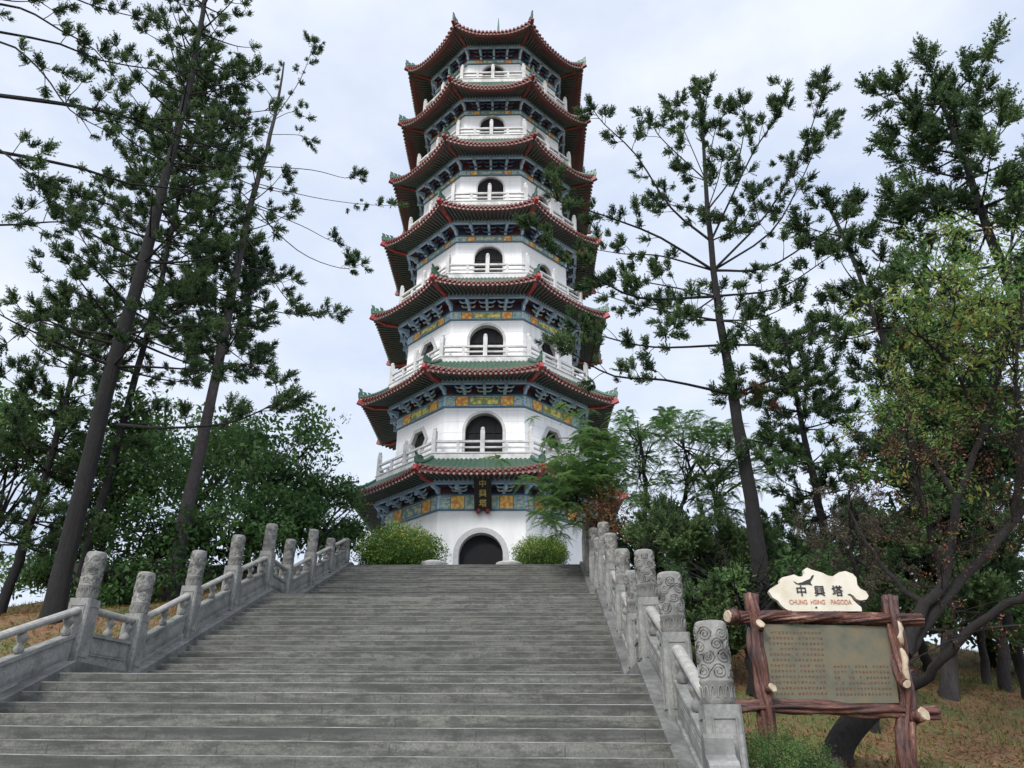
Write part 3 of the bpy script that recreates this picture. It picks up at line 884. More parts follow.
def leaf_clump(seed, n=28, ll=.42, lw=.22, flat=.75, droop=.2):
    """unit clump of broad leaves inside a unit ball, as folded 4-sided leaves (two triangles)"""
    rg = np.random.default_rng(seed); V = []; Fc = []; T = []
    for k in range(n):
        p = rg.normal(size=3); p /= np.linalg.norm(p); p *= rg.uniform(.25, 1) ** .6; p[2] *= flat
        d = p * .6 + rg.normal(size=3) * .6; d[2] -= droop; d /= np.linalg.norm(d)
        w = np.cross(d, rg.normal(size=3) * .6 + np.array([0, 0, 1])); w /= np.linalg.norm(w) + 1e-9
        nrm = np.cross(w, d); l = ll * rg.uniform(.7, 1.2); h = lw * rg.uniform(.8, 1.2) / 2
        i0 = len(V)
        V += [p, p + d * l * .5 - w * h + nrm * .02, p + d * l, p + d * l * .5 + w * h + nrm * .02]
        Fc += [(i0, i0 + 1, i0 + 2), (i0, i0 + 2, i0 + 3)]
        T += [rg.uniform(-.16, .16)] * 4
    return np.array(V), np.array(Fc), np.array(T)
CLUMPS = [leaf_clump(s) for s in range(5)]
CLUMPS_FINE = [leaf_clump(40 + s, 46, .26, .11) for s in range(4)]
CLUMPS_LONG = [leaf_clump(60 + s, 22, .50, .17, .6, -.15) for s in range(4)]
SPARSE = [leaf_clump(80 + s, 16, .30, .14) for s in range(4)]

def frond_clump(seed, fronds=7):
    """feathery clump: pinnate fronds of many small leaflets, mostly level and drooping at the ends"""
    rg = np.random.default_rng(seed); V = []; Fc = []; T = []
    for f in range(fronds):
        a = 2 * PI * f / fronds + rg.uniform(-.4, .4); d = np.array([math.cos(a), math.sin(a), rg.uniform(-.05, .35)])
        L = rg.uniform(.8, 1.1); side = np.array([-math.sin(a), math.cos(a), 0]); tn = rg.uniform(-.12, .12)
        for r in range(15):
            t = .12 + .88 * r / 15; p = d * L * t + np.array([0, 0, -.55 * t * t])
            ll = .24 * math.sin(PI * (.12 + .83 * t))
            for s in (-1, 1):
                dd = side * s + d * .45 + np.array([0, 0, rg.uniform(-.35, .05)]); dd /= np.linalg.norm(dd)
                w = d / np.linalg.norm(d) * .032; i0 = len(V)
                V += [p - w, p + w, p + dd * ll]; Fc.append((i0, i0 + 1, i0 + 2)); T += [tn + rg.uniform(-.1, .1)] * 3
    return np.array(V), np.array(Fc), np.array(T)
FRONDS = [frond_clump(s) for s in range(4)]

def scatter(name, temps, pos, dirs, size, tone, m, parent, seed):
    """one crown mesh from many placed clumps"""
    rg = np.random.default_rng(seed)
    pos = np.asarray(pos, float); dirs = np.asarray(dirs, float); size = np.asarray(size, float); tone = np.asarray(tone, float)
    Vs, Fs, Ts = [], [], []; off = 0
    pick = rg.integers(0, len(temps), len(pos)); Rm = rot_to(rg, dirs)
    for t, (V, Fc, T) in enumerate(temps):
        idx = np.nonzero(pick == t)[0]
        if len(idx) == 0: continue
        W = np.einsum('kij,vj->kvi', Rm[idx] * size[idx][:, None, None], V) + pos[idx][:, None, :]
        k, n = len(idx), len(V)
        Fa = Fc[None] + (np.arange(k) * n)[:, None, None] + off
        Vs.append(W.reshape(-1, 3)); Fs.append(Fa.reshape(-1, 3)); Ts.append(np.clip(tone[idx][:, None] + T[None], 0, 1).ravel()); off += k * n
    return np_mesh(name, np.concatenate(Vs), np.concatenate(Fs), np.concatenate(Ts), m, parent)

def bez(pts, n=10):
    """smooth polyline through control points (Catmull-Rom)"""
    pts = [Vector(p) for p in pts]
    if len(pts) == 2: return [pts[0].lerp(pts[1], i / n) for i in range(n + 1)]
    P = [2 * pts[0] - pts[1]] + pts + [2 * pts[-1] - pts[-2]]; out = []
    m = max(2, n // (len(pts) - 1))
    for i in range(1, len(P) - 2):
        for q in range(m):
            t = q / m; a, b_, c, d = P[i - 1], P[i], P[i + 1], P[i + 2]
            out.append(.5 * ((2 * b_) + (c - a) * t + (2 * a - 5 * b_ + 4 * c - d) * t * t + (3 * b_ - a - 3 * c + d) * t ** 3))
    out.append(pts[-1]); return out

def along(poly, t):
    k = t * (len(poly) - 1); i = min(int(k), len(poly) - 2); return poly[i].lerp(poly[i + 1], k - i)

class Tree:
    def __init__(self, name, base, label, cat='tree', group=None, seed=1):
        self.root = empty(name, base, label, cat, group); self.b = MB(); self.r = random.Random(seed); self.seed = seed
        self.pos = []; self.dir = []; self.size = []; self.tone = []
    def trunk(self, pts, r0, r1, n=10, wob=.02):
        p = bez(pts, 22); k = len(p)
        for i in range(1, k): p[i] = p[i] + Vector((self.r.gauss(0, wob), self.r.gauss(0, wob), 0))
        rad = [(r0 + (r1 - r0) * (i / (k - 1)) ** .85) * self.r.uniform(.95, 1.05) for i in range(k)]
        rad[0] *= 1.22; rad[1] *= 1.06
        self.b.tube(p, rad, n); return p
    def twig(self, p, q, r0, r1, sag=.0, n=4, k=5):
        p, q = Vector(p), Vector(q); pts = []
        L = (q - p).length
        for i in range(k + 1):
            t = i / k; x = p.lerp(q, t); x.z -= sag * L * math.sin(PI * t)
            if 0 < i < k: x += Vector((self.r.gauss(0, .02), self.r.gauss(0, .02), self.r.gauss(0, .02))) * L
            pts.append(x)
        self.b.tube(pts, [r0 + (r1 - r0) * i / k for i in range(k + 1)], n, caps=False); return pts
    def tuft(self, p, d, s, t=None):
        self.pos.append(tuple(p)); self.dir.append(tuple(d)); self.size.append(s); self.tone.append(self.r.uniform(.18, .8) if t is None else t)
    def branch(self, pts, r0, dens=1.0, tip=.30, start=.35, side=.7, r1=.008):
        """bare branch with tufted side shoots towards its end"""
        p = bez(pts, 14); k = len(p) - 1
        self.b.tube(p, [r0 + (r1 - r0) * (i / k) ** .7 for i in range(k + 1)], 5, caps=False)
        L = sum((p[i + 1] - p[i]).length for i in range(k))
        n = max(2, int(L * 2.3 * dens))
        for j in range(n):
            t = start + (1 - start) * (j + self.r.random()) / n
            if t > 1: t = 1
            o = along(p, t); ax = (along(p, min(1, t + .05)) - along(p, max(0, t - .05))).normalized()
            sd = Vector((self.r.gauss(0, 1), self.r.gauss(0, 1), self.r.gauss(.35, .6)))
            sd = (sd - ax * sd.dot(ax)); sd = sd.normalized() if sd.length > 1e-4 else Vector((0, 0, 1))
            d = (ax * self.r.uniform(.3, .9) + sd).normalized()
            ln = self.r.uniform(.06, side) * (1.15 - .55 * t)
            e = o + d * ln; e.z += .12 * ln
            if ln > .12: self.twig(o, e, max(r1, r0 * .30), .006, -.05, 3, 3)
            self.tuft(e, d + Vector((0, 0, .55)), tip * self.r.uniform(.7, 1.25))
            for _ in range(self.r.choice((0, 1, 1, 2))):
                o2 = Vector((self.r.gauss(0, 1), self.r.gauss(0, 1), self.r.gauss(.1, .5))) * tip * .55
                self.tuft(e + o2, d + o2 * 2 + Vector((0, 0, .5)), tip * self.r.uniform(.5, 1.0))
            if ln > .4 and self.r.random() < .75:
                m_ = o.lerp(e, .6); self.tuft(m_ + Vector((0, 0, .03)), d + Vector((self.r.gauss(0, .6), self.r.gauss(0, .6), .5)), tip * self.r.uniform(.5, .85))
        self.tuft(p[-1], (p[-1] - p[-2]).normalized() + Vector((0, 0, .4)), tip * 1.15)
        return p
    def finish(self, leafmat, temps, bark_, crown='crown'):
        tk = self.b.build('trunk', bark_, self.root, False)
        if self.pos: scatter(crown, temps, self.pos, self.dir, self.size, self.tone, leafmat, self.root, self.seed)
        self.pos, self.dir, self.size, self.tone = [], [], [], []
        return self.root
    def extra(self, name, leafmat, temps, items):
        scatter(name, temps, [i[0] for i in items], [i[1] for i in items], [i[2] for i in items], [i[3] for i in items], leafmat, self.root, self.seed + 99)

def whorls(t, tr, z0, z1, lmax, lmin, step=.75, per=5, dens=1.0, tip=.3, up=.18, r=.035, start=.3, side=.7, skip=0.0, azim=None):
    """araucaria whorls between trunk fractions z0..z1"""
    H = sum((tr[i + 1] - tr[i]).length for i in range(len(tr) - 1)); n = max(1, int((z1 - z0) * H / step))
    for w in range(n):
        f = z0 + (z1 - z0) * (w + t.r.uniform(-.25, .25)) / n; f = min(.995, max(0, f)); o = along(tr, f)
        g = min(1, max(0, (f - z0) / (z1 - z0 + 1e-6))); L = lmax + (lmin - lmax) * g ** .8
        a0 = t.r.uniform(0, 2 * PI)
        for k in range(per):
            if t.r.random() < skip: continue
            a = a0 + 2 * PI * k / per + t.r.gauss(0, .2)
            if azim and not azim(a, f): continue
            l = L * t.r.uniform(.6, 1.15); u = up + t.r.gauss(0, .10) + .25 * g
            d = Vector((math.cos(a), math.sin(a), 0))
            pts = [o, o + d * l * .35 + Vector((0, 0, l * u * .15)), o + d * l * .72 + Vector((0, 0, l * u * .5)), o + d * l + Vector((0, 0, l * u * 1.15))]
            t.branch(pts, r * (.6 + .5 * l / lmax), dens, tip, start, side)

def broadleaf(name, base, label, blobs, temps, leafmat, n, csize, seed, bark_=None, group=None, cat='tree', lean=(0, 0), trunk_r=.16, tones=(.15, .85), limbs=26, fork=.45):
    """tree whose crown is built of clumps spread through uneven lobes; blobs: (offset from base, radii, weight)"""
    t = Tree(name, base, label, cat, group, seed); r = t.r; base = Vector(base)
    top = max((Vector(b[0]) for b in blobs), key=lambda v: v.z)
    stem = t.trunk([base - Vector((0, 0, .3)), base + Vector((lean[0] * .4, lean[1] * .4, top.z * fork * .6)), base + Vector((lean[0], lean[1], top.z * fork + .2)), base + top * .9], trunk_r, trunk_r * .3, 8)
    tot = sum(b[2] for b in blobs); cents = []
    for off, rad, wgt in blobs:
        for _ in range(max(1, int(n * wgt / tot))):
            p = Vector((r.gauss(0, 1), r.gauss(0, 1), r.gauss(0, 1))); p.normalize(); p *= r.random() ** .42
            if p.length > .7: p *= r.uniform(.8, 1.18)
            q = base + Vector(off) + Vector((p.x * rad[0], p.y * rad[1], p.z * rad[2]))
            # gaps
            gsel = math.sin(q.x * 2.1 + seed) * math.sin(q.y * 1.7 + seed * 2) * math.sin(q.z * 2.4 + seed * 3)
            if gsel > .07: continue
            cents.append(q)
            tone = r.uniform(*tones)
            t.tuft(q, Vector((p.x, p.y, abs(p.z) + .5)) + Vector((r.gauss(0, .3), r.gauss(0, .3), 0)), csize * r.uniform(.5, 1.4), tone)
    for q in r.sample(cents, min(limbs, len(cents))):
        f = r.uniform(.35, .9); o = along(stem, f)
        m_ = o.lerp(q, .5) + Vector((r.gauss(0, .25), r.gauss(0, .25), .15))
        pts = bez([o, m_, q], 8); rr = trunk_r * r.uniform(.2, .38)
        t.b.tube(pts, [rr + (.01 - rr) * i / (len(pts) - 1) for i in range(len(pts))], 5, caps=False)
        for _ in range(3):
            s_ = along(pts, r.uniform(.45, .95)); e = s_ + Vector((r.gauss(0, .4), r.gauss(0, .4), r.gauss(.2, .3)))
            t.twig(s_, e, .014, .006, 0, 3, 3)
    t.finish(leafmat, temps, bark_ or M['bark_dark'])
    return t

# ------------------------------------------------------------------ log-framed notice board
YS = 7.4
def SP(px, py, w=0.0):
    p = at(px, py, YS); p.y -= w; return p
def log_mesh(b, pts, r, seed, twist=0.0, n=36, lump=.16, mi=0, groove=6):
    rg = random.Random(seed); p = bez(pts, 40); k = len(p); vs = []
    ph = [rg.uniform(0, 6.28) for _ in range(6)]
    for i, c in enumerate(p):
        d = (p[min(i + 1, k - 1)] - p[max(i - 1, 0)]).normalized(); a = d.cross(Vector((0, 1, 0)))
        a = a.normalized(); q = d.cross(a).normalized(); t = i / (k - 1)
        for j in range(n):
            th = 2 * PI * j / n
            w = math.sin(3 * th + twist * t * 9 + ph[0]) * .45 + math.sin(5 * th + twist * t * 14 + ph[1]) * .3 + math.sin(2 * th + t * 17 + ph[2]) * .3 + math.sin(t * 23 + ph[3] + th) * .35
            rr = r * (1 + lump * w - .42 * abs(math.sin((groove * th + twist * t * 22 + 1.5 * math.sin(t * 13 + ph[4])) / 2)) ** 6) * rg.uniform(.98, 1.02)
            vs.append(c + a * (math.cos(th) * rr) + q * (math.sin(th) * rr))
    b.add(vs, [(i * n + j, i * n + (j + 1) % n, (i + 1) * n + (j + 1) % n, (i + 1) * n + j) for i in range(k - 1) for j in range(n)], mi, True)
    for idx in (0, k - 1):
        b.add(vs[idx * n:(idx + 1) * n], [tuple(range(n))], mi)
def cut_stub(parent, px, py, r, d, ln=.09, squash=1.0):
    """sawn branch stub with a pale end"""
    c = SP(px, py, .06); d = Vector(d).normalized(); b = MB()
    b.tube([c - d * .05, c + d * ln], [r * 1.25, r * 1.05], 12, 0); o = b.build('branch_stub', M['log'], parent)
    b = MB(); e = c + d * ln; a = d.orthogonal().normalized(); q = d.cross(a); n = 14
    rg = random.Random(int(px)); rim = [e + d * .004 + (a * math.cos(2 * PI * k / n) + q * math.sin(2 * PI * k / n) * squash) * r * rg.uniform(.85, 1.1) for k in range(n)]
    b.add(rim + [p + d * .012 - (p - e) * .12 for p in rim], [(k, (k + 1) % n, n + (k + 1) % n, n + k) for k in range(n)] + [tuple(range(n, 2 * n))])
    b.build('sawn_end', M['cutwood'], o)
def build_sign():
    base = SP(837, 760); base.z = terrain(base.x, base.y)
    root = empty('notice_board', base, 'log framed notice board with a green bronze panel and a cream name board on top', 'sign')
    def ground(p): q = Vector(p); q.z = terrain(q.x, q.y) - .25; return q
    for k, pp in enumerate((((751, 594), (755, 640), (762, 680), (769, 735)), ((889, 596), (897, 650), (907, 700), (907, 768)))):
        pts = [SP(*q) for q in pp]; pts.append(ground(pts[-1] + Vector((.03, 0, 0))))
        b = MB(); log_mesh(b, list(reversed(pts)), (.074, .082)[k], 31 + k, .5, lump=.26); b.build('post', M['log'], root)
    b = MB(); log_mesh(b, [SP(726, 617.5), SP(800, 617), SP(922, 620.5)], .062, 41, 2.6, lump=.26, groove=9); ub = b.build('top_beam', M['log_h'], root)
    b = MB(); log_mesh(b, [SP(722, 705), SP(790, 707), SP(870, 710), SP(938, 713)], .058, 43, .6, lump=.28, groove=5); b.build('bottom_beam', M['log_h'], root)
    cut_stub(root, 730, 617.5, .062, (-1, -.35, 0), .04)
    cut_stub(root, 758, 627, .034, (-.2, -1, .25), .05, 1.4); cut_stub(root, 766, 690, .032, (.3, -1, .1), .07, 1.4)
    cut_stub(root, 913, 717, .052, (.35, -1, .2), .09, 1.2); cut_stub(root, 901, 684, .04, (-.1, -1, -.2), .06, .8)
    # peeled strips on the right post
    for (x, y, h) in ((896, 634, .12), (901, 666, .17)):
        b = MB(); c = SP(x, y, .082); pts = [c + Vector((math.sin(q * 1.3) * .012, 0.012 * (abs(q) / 3) ** 2, q / 3 * h)) for q in range(-3, 4)]
        b.tube(pts, [.008, .026, .032, .024, .031, .024, .006], 10); b.build('peeled_patch', M['cutwood'], root)
    # bronze panel
    b = MB(); q = [SP(762, 624), SP(890, 626), SP(899, 703), SP(767, 704)]
    b.hexa([p + Vector((0, .05, 0)) for p in q], [p + Vector((0, .0, 0)) for p in q]); pn = b.build('bronze_panel', M['bronze'], root)
    def PP(u, v, w): return q[0].lerp(q[1], u).lerp(q[3].lerp(q[2], u), v) + Vector((0, -w, 0))
    b = MB(); rg = random.Random(5)
    def mark(u, v, du, dv):
        b.hexa([PP(u, v, -.001), PP(u + du, v, -.001), PP(u + du, v + dv, -.001), PP(u, v + dv, -.001)], [PP(u, v, .003), PP(u + du, v, .003), PP(u + du, v + dv, .003), PP(u, v + dv, .003)])
    def glyph(u, v, s):
        mark(u, v + rg.uniform(.004, .016), s, .006); mark(u + s * rg.uniform(.2, .7), v, .0035, .034)
        if rg.random() < .75: mark(u + s * .1, v + .024, s * .8, .006)
        if rg.random() < .5: mark(u + s * rg.uniform(0, .8), v + .008, .0035, .022)
    for row in range(12):
        v = .09 + row * .070; u = .045 + (.02 if row % 5 == 0 else 0)
        while u < .455:
            if rg.random() < .93: glyph(u, v, .0185)
            u += .0285
    for row in range(6):
        v = .52 + row * .070; u = .53
        while u < .95:
            if rg.random() < .9: glyph(u, v, .017)
            u += .027
    b.build('worn_inscription', M['bronze_mark'], pn)
    # cream board
    Z = lambda x, y: (755 + x / 8.19, 560 + y / 8.19)
    out = [(105, 265), (122, 238), (165, 212), (195, 195), (192, 172), (215, 148), (262, 137), (310, 125), (345, 142), (385, 140), (396, 118), (388, 88), (415, 68), (450, 84), (490, 96), (540, 110), (585, 134), (625, 140), (680, 106), (730, 97), (790, 120), (818, 150), (826, 210), (850, 240), (895, 262), (918, 300), (902, 328), (858, 336), (820, 326), (795, 298), (765, 280), (742, 290), (775, 306), (796, 338), (825, 365), (858, 392), (864, 425), (280, 425), (235, 402), (200, 370), (180, 340), (135, 312)]
    b = MB(); poly = [Z(*p) for p in out]
    b.prism(poly, .05, lambda u, v, w: SP(u, v, .035 - w)); cb = b.build('name_board', M['cream'], root)
    bird = [(303, 180), (318, 186), (335, 198), (372, 190), (410, 172), (440, 160), (452, 135), (470, 128), (462, 150), (446, 178), (440, 190), (458, 214), (425, 206), (390, 208), (350, 208), (325, 202)]
    b = MB(); b.prism([Z(*p) for p in bird], .006, lambda u, v, w: SP(u, v, .042 - w)); b.build('painted_bird', M['ink'], cb)
    b = MB(); b.prism([Z(*p) for p in ((480, 398), (488, 384), (500, 396), (492, 402))], .006, lambda u, v, w: SP(u, v, .042 - w)); b.build('painted_mark', M['ink'], cb)
    def tm(x, y): return Matrix.Translation(SP(*Z(x, y), .039)) @ Matrix.Rotation(PI / 2, 4, 'X')
    for x, ch in ((370, '中'), (517, '興'), (662, '塔')):
        text_obj('black_character', ch, .108, .004, tm(x, 266), M['ink'], cb)
    for x, wd, ch in ((343, 0, 'CHUNG'), (503, 0, 'HSING'), (692, 0, 'PAGODA')):
        text_obj('red_lettering', ch, .062, .003, tm(x, 351) @ Matrix.Diagonal((.78, 1, 1, 1)), M['redink'], cb)
build_sign()

# ------------------------------------------------------------------ trees
def vert(px, py, Y): return at(px, py, Y)
def foot(p): return Vector((p[0], p[1], terrain(p[0], p[1])))

# --- right: tall open araucaria in front of the pagoda
def right_pine():
    Y = 13.6
    P = lambda x, y, d=0.0: at(x, y, Y + d)
    b0 = foot(P(769, 620)); b0.z -= .1
    t = Tree('araucaria_tree', b0, 'tall open araucaria with upswept branches, its trunk rising behind the cream sign', 'tree', 'araucaria trees', 21)
    tr = t.trunk([b0, P(763, 590), P(751, 500), P(737, 420), P(724, 345), P(713, 270), P(706, 180), P(700, 95)], .19, .03, 12, .012)
    L = [
     ([(703, 247), (671, 208), (636, 155), (604, 124), (592, 108)], -1.2, .034), ([(705, 261), (661, 238), (622, 222), (587, 210), (556, 200), (551, 180)], -1.6, .034),
     ([(706, 258), (661, 256), (625, 254), (592, 249)], .8, .026), ([(703, 287), (650, 283), (615, 280)], 1.3, .024), ([(712, 303), (640, 298), (592, 275), (549, 250), (535, 226)], -1.5, .036),
     ([(712, 310), (670, 312), (630, 303), (590, 290)], 1.5, .028), ([(719, 353), (653, 347), (598, 335), (574, 328)], -.8, .030), ([(721, 386), (665, 380), (614, 376), (575, 355), (562, 345)], -1.6, .034),
     ([(716, 330), (680, 318), (655, 305), (640, 310)], 1.8, .022), ([(717, 268), (766, 215), (801, 155), (819, 103), (824, 80)], -.8, .032), ([(722, 282), (770, 233), (798, 187), (819, 141), (835, 117)], 1.0, .030),
     ([(717, 247), (752, 155), (777, 117), (786, 92)], -.9, .028), ([(706, 219), (734, 173), (745, 125), (742, 103)], .8, .024), ([(702, 166), (716, 128), (728, 110)], -.4, .016),
     ([(699, 180), (661, 138), (652, 120)], -.7, .020), ([(699, 165), (680, 120), (676, 105)], .5, .014), ([(722, 275), (766, 268), (819, 236), (852, 216)], -1.4, .034), ([(724, 296), (777, 289), (819, 264), (845, 245)], 1.3, .030),
     ([(735, 353), (786, 343), (833, 323), (860, 300)], -1.2, .030), ([(735, 386), (786, 374), (813, 357), (850, 335)], -1.5, .032), ([(738, 388), (790, 388), (833, 382)], 1.2, .024), ([(716, 320), (760, 318), (800, 300)], 1.8, .024),
     ([(704, 225), (672, 205), (648, 200)], 1.6, .020), ([(708, 240), (740, 225), (760, 190)], 1.9, .020), ([(712, 300), (690, 315), (665, 335)], -2.0, .022), ([(714, 310), (745, 325), (770, 345)], -2.0, .022),
     ([(700, 140), (705, 112), (708, 90)], .3, .012), ([(702, 200), (718, 180), (722, 160)], -1.2, .016), ([(701, 190), (688, 175), (680, 170)], 1.2, .016)]
    for pts, d, r in L:
        n = len(pts) - 1
        pp = [P(x, y, d * i / n) for i, (x, y) in enumerate(pts)]
        pp[0] = min(tr, key=lambda q: (q - pp[0]).length)
        t.branch(pp, r, 1.75, .225, .20, .50)
    for k in range(9): t.tuft(P(700 + t.r.gauss(0, 7), 84 + k * 7, t.r.gauss(0, .15)), (t.r.gauss(0, .5), t.r.gauss(0, .5), 1), .27)
    # epicormic tufts on the trunk
    for (x, y, n) in ((738, 395, 10), (728, 375, 6), (712, 290, 7), (705, 215, 8), (722, 345, 5), (742, 455, 5)):
        for _ in range(n): t.tuft(P(x + t.r.gauss(0, 9), y + t.r.gauss(0, 8), t.r.uniform(-.3, .3)), (t.r.gauss(0, 1), t.r.gauss(0, 1), .6), .26)
    for pts in ([(748, 440), (775, 445), (795, 452)], [(745, 450), (725, 470), (712, 485)]):
        t.branch([P(x, y, .6 * i) for i, (x, y) in enumerate(pts)], .025, 1.5, .28, .3, .5)
    t.finish(M['needle'], TUFTS, M['bark_dark'])
    r = random.Random(4); items = []
    for (x, y, s, n) in ((757, 386, 10, 13), (773, 402, 3.0, 5), (713, 155, 3, 3)):
        for _ in range(n): items.append((tuple(P(x + r.gauss(0, s * .5), y + r.gauss(0, s * .45), r.gauss(0, .1))), (r.gauss(0, 1), r.gauss(0, 1), r.uniform(-1.2, .3)), .20, r.uniform(.1, .6)))
    t.extra('dead_foliage', M['leaf_dead'], TUFTS_LITE, items)
right_pine()

# --- left group
def left_pines():
    # leaning-in dark trunk nearest the first landing
    h = ground_hit(52, 622); Y = h.y; P = lambda x, y, d=0.0: at(x, y, Y + d)
    t = Tree('araucaria_tree', h - Vector((0, 0, .2)), 'massive dark araucaria trunk rising behind the left end of the balustrade', 'tree', 'araucaria trees', 31)
    tr = t.trunk([h - Vector((0, 0, .3)), P(70, 540), P(104, 400), P(133, 300), P(166, 176), P(188, 90), P(202, 15), P(212, -60)], .225, .05, 12, .012)
    whorls(t, tr, .34, .99, 2.9, 1.3, .85, 5, .58, .26, .12, .040, .30, .6)
    for pts, d, r in (([(150, 232), (110, 205), (60, 195), (20, 215)], -1.0, .04), ([(120, 345), (80, 335), (40, 320), (5, 345)], -1.2, .045), ([(140, 280), (100, 262), (75, 225), (70, 205)], .8, .035), ([(118, 425), (165, 428), (225, 424), (262, 410), (284, 398)], -2.0, .045)):
        t.branch([P(x, y, d * i / (len(pts) - 1)) for i, (x, y) in enumerate(pts)], r, 1.25, .29, .25, .6)
    t.finish(M['needle'], TUFTS, M['bark_dark'])
    # greyer trunk with bare outer branches
    h = ground_hit(172, 600); Y2 = h.y; Q = lambda x, y, d=0.0: at(x, y, Y2 + d)
    t = Tree('araucaria_tree', h - Vector((0, 0, .2)), 'slim grey araucaria with bare right-hand twigs, rising behind the left balustrade', 'tree', 'araucaria trees', 33)
    tr = t.trunk([h - Vector((0, 0, .3)), Q(187, 510), Q(212, 400), Q(231, 300), Q(251, 205), Q(266, 150), Q(277, 105), Q(284, 62)], .21, .03, 12, .012)
    for pts, d, r in (([(268, 165), (312, 170), (345, 178), (357, 174)], -.6, .018), ([(258, 190), (312, 197), (360, 204), (400, 206)], .9, .016), ([(256, 212), (297, 250), (340, 268), (362, 264)], -1.2, .022), ([(262, 203), (300, 225), (325, 238), (338, 243)], 1.0, .018),
        ([(250, 250), (275, 275), (290, 300)], -1.0, .02), ([(248, 225), (281, 292), (297, 307), (303, 312)], .8, .02), ([(235, 316), (290, 314), (342, 313)], -1.0, .03), ([(235, 322), (252, 340), (268, 353)], .6, .02),
        ([(275, 115), (300, 80), (312, 50), (316, 42)], .5, .018), ([(278, 105), (262, 85), (240, 70)], -.5, .018), ([(270, 140), (245, 120), (225, 118)], .8, .02), ([(262, 170), (230, 165), (205, 150)], -.8, .022), ([(250, 215), (215, 200), (190, 205)], 1.0, .024),
        ([(240, 270), (200, 250), (175, 250)], -1.0, .026), ([(232, 300), (195, 300), (160, 320)], 1.0, .026), ([(275, 118), (292, 112), (308, 118)], -.4, .014), ([(272, 130), (298, 135), (312, 140)], .3, .014), ([(222, 355), (250, 365), (272, 380), (280, 395)], -1.0, .026), ([(218, 372), (185, 380), (150, 372)], 1.2, .026)):
        pp = [Q(x, y, d * i / (len(pts) - 1)) for i, (x, y) in enumerate(pts)]; pp[0] = min(tr, key=lambda q: (q - pp[0]).length)
        right = pts[-1][0] > pts[0][0] + 20 and pts[0][1] > 150
        t.branch(pp, r, .55 if right and r < .025 else 1.0, .24, .62 if right and r < .025 else .3, .5)
    for k in range(7): t.tuft(Q(281 + t.r.gauss(0, 5), 66 + k * 7, 0), (t.r.gauss(0, .4), t.r.gauss(0, .4), 1), .2)
    whorls(t, tr, .34, .66, 2.2, 1.4, .9, 4, .75, .26, .05, .028, .3, .6)
    t.finish(M['needle'], TUFTS, M['bark_grey'])
    # thin trees further back
    for (x0, Yb, ytop, lab, sd, z0, lm, pale, rr) in (
        (6, 18.5, 300, 'thin dark araucaria at the left edge, rising behind the dry grass bank', 35, .16, 2.4, 0, .13),
        (76, 19, 60, 'araucaria with a narrow trunk half hidden just right of the massive dark one', 37, .34, 2.3, 0, .12),
        (168, 22, 240, 'distant araucaria showing a pale stem between the dark trunk and the slim grey one', 39, .5, 2.0, 1, .17)):
        yb = 595
        p = at(x0, yb, Yb); b0 = foot(p); top = at(512 + (x0 - 512) * (1100 + ytop) / (1100 + yb), ytop, Yb)
        t = Tree('araucaria_tree', b0 - Vector((0, 0, .2)), lab, 'tree', 'araucaria trees', sd)
        tr = t.trunk([b0 - Vector((0, 0, .3)), b0.lerp(top, .4) + Vector((.12, 0, 0)), b0.lerp(top, .75), top], rr, .03, 10, .02)
        whorls(t, tr, z0, .99, lm, .9, .75, 6, 1.15, .30, .10, .032, .2, .65)
        t.finish(M['needle_pale'] if pale else M['needle'], TUFTS, M['bark_grey'] if pale else M['bark_dark'])
    # near tree out of frame on the left, its boughs reach into the picture
    Yn = 9.0; p = at(-190, 560, Yn); b0 = foot(p)
    t = Tree('araucaria_tree', b0 - Vector((0, 0, .2)), 'near araucaria whose long dark boughs sweep in from the upper left edge of the photo', 'tree', 'araucaria trees', 41)
    tr = t.trunk([b0 - Vector((0, 0, .3)), at(-115, 300, Yn), at(-60, 100, Yn), at(-25, -60, Yn), at(2, -190, Yn)], .26, .03, 12, .012)
    whorls(t, tr, .66, .99, 1.5, .8, .55, 5, .9, .21, .10, .026, .25, .45)
    N = lambda x, y, d=0.0: at(x, y, Yn + d)
    for pts, d, r in (([(-60, 95), (0, 95), (80, 106), (130, 118), (195, 118), (270, 110)], 2.0, .040), ([(-50, 90), (60, 104), (130, 118), (190, 140), (255, 160), (262, 172)], 3.0, .034), ([(-80, 140), (0, 152), (80, 168), (130, 184), (190, 190), (235, 207), (275, 228)], 2.6, .040),
        ([(-45, 25), (0, 32), (60, 44), (100, 60), (160, 70), (205, 72)], 1.6, .034), ([(-100, 222), (0, 225), (50, 222), (84, 222)], .6, .026), ([(-40, 0), (20, 8), (60, 30), (95, 50), (120, 85)], 1.0, .03), ([(-40, -10), (40, -12), (100, 8), (150, 20)], 1.2, .03),
        ([(-60, 60), (0, 42), (40, 70), (70, 110), (105, 130)], .3, .028), ([(-60, 110), (0, 150), (25, 170), (42, 182)], -.5, .024)):
        pp = [N(x, y, d * i / (len(pts) - 1)) for i, (x, y) in enumerate(pts)]
        t.branch(pp, r, 1.15, .19, .35, .5)
    t.finish(M['needle'], TUFTS, M['bark_dark'])
left_pines()

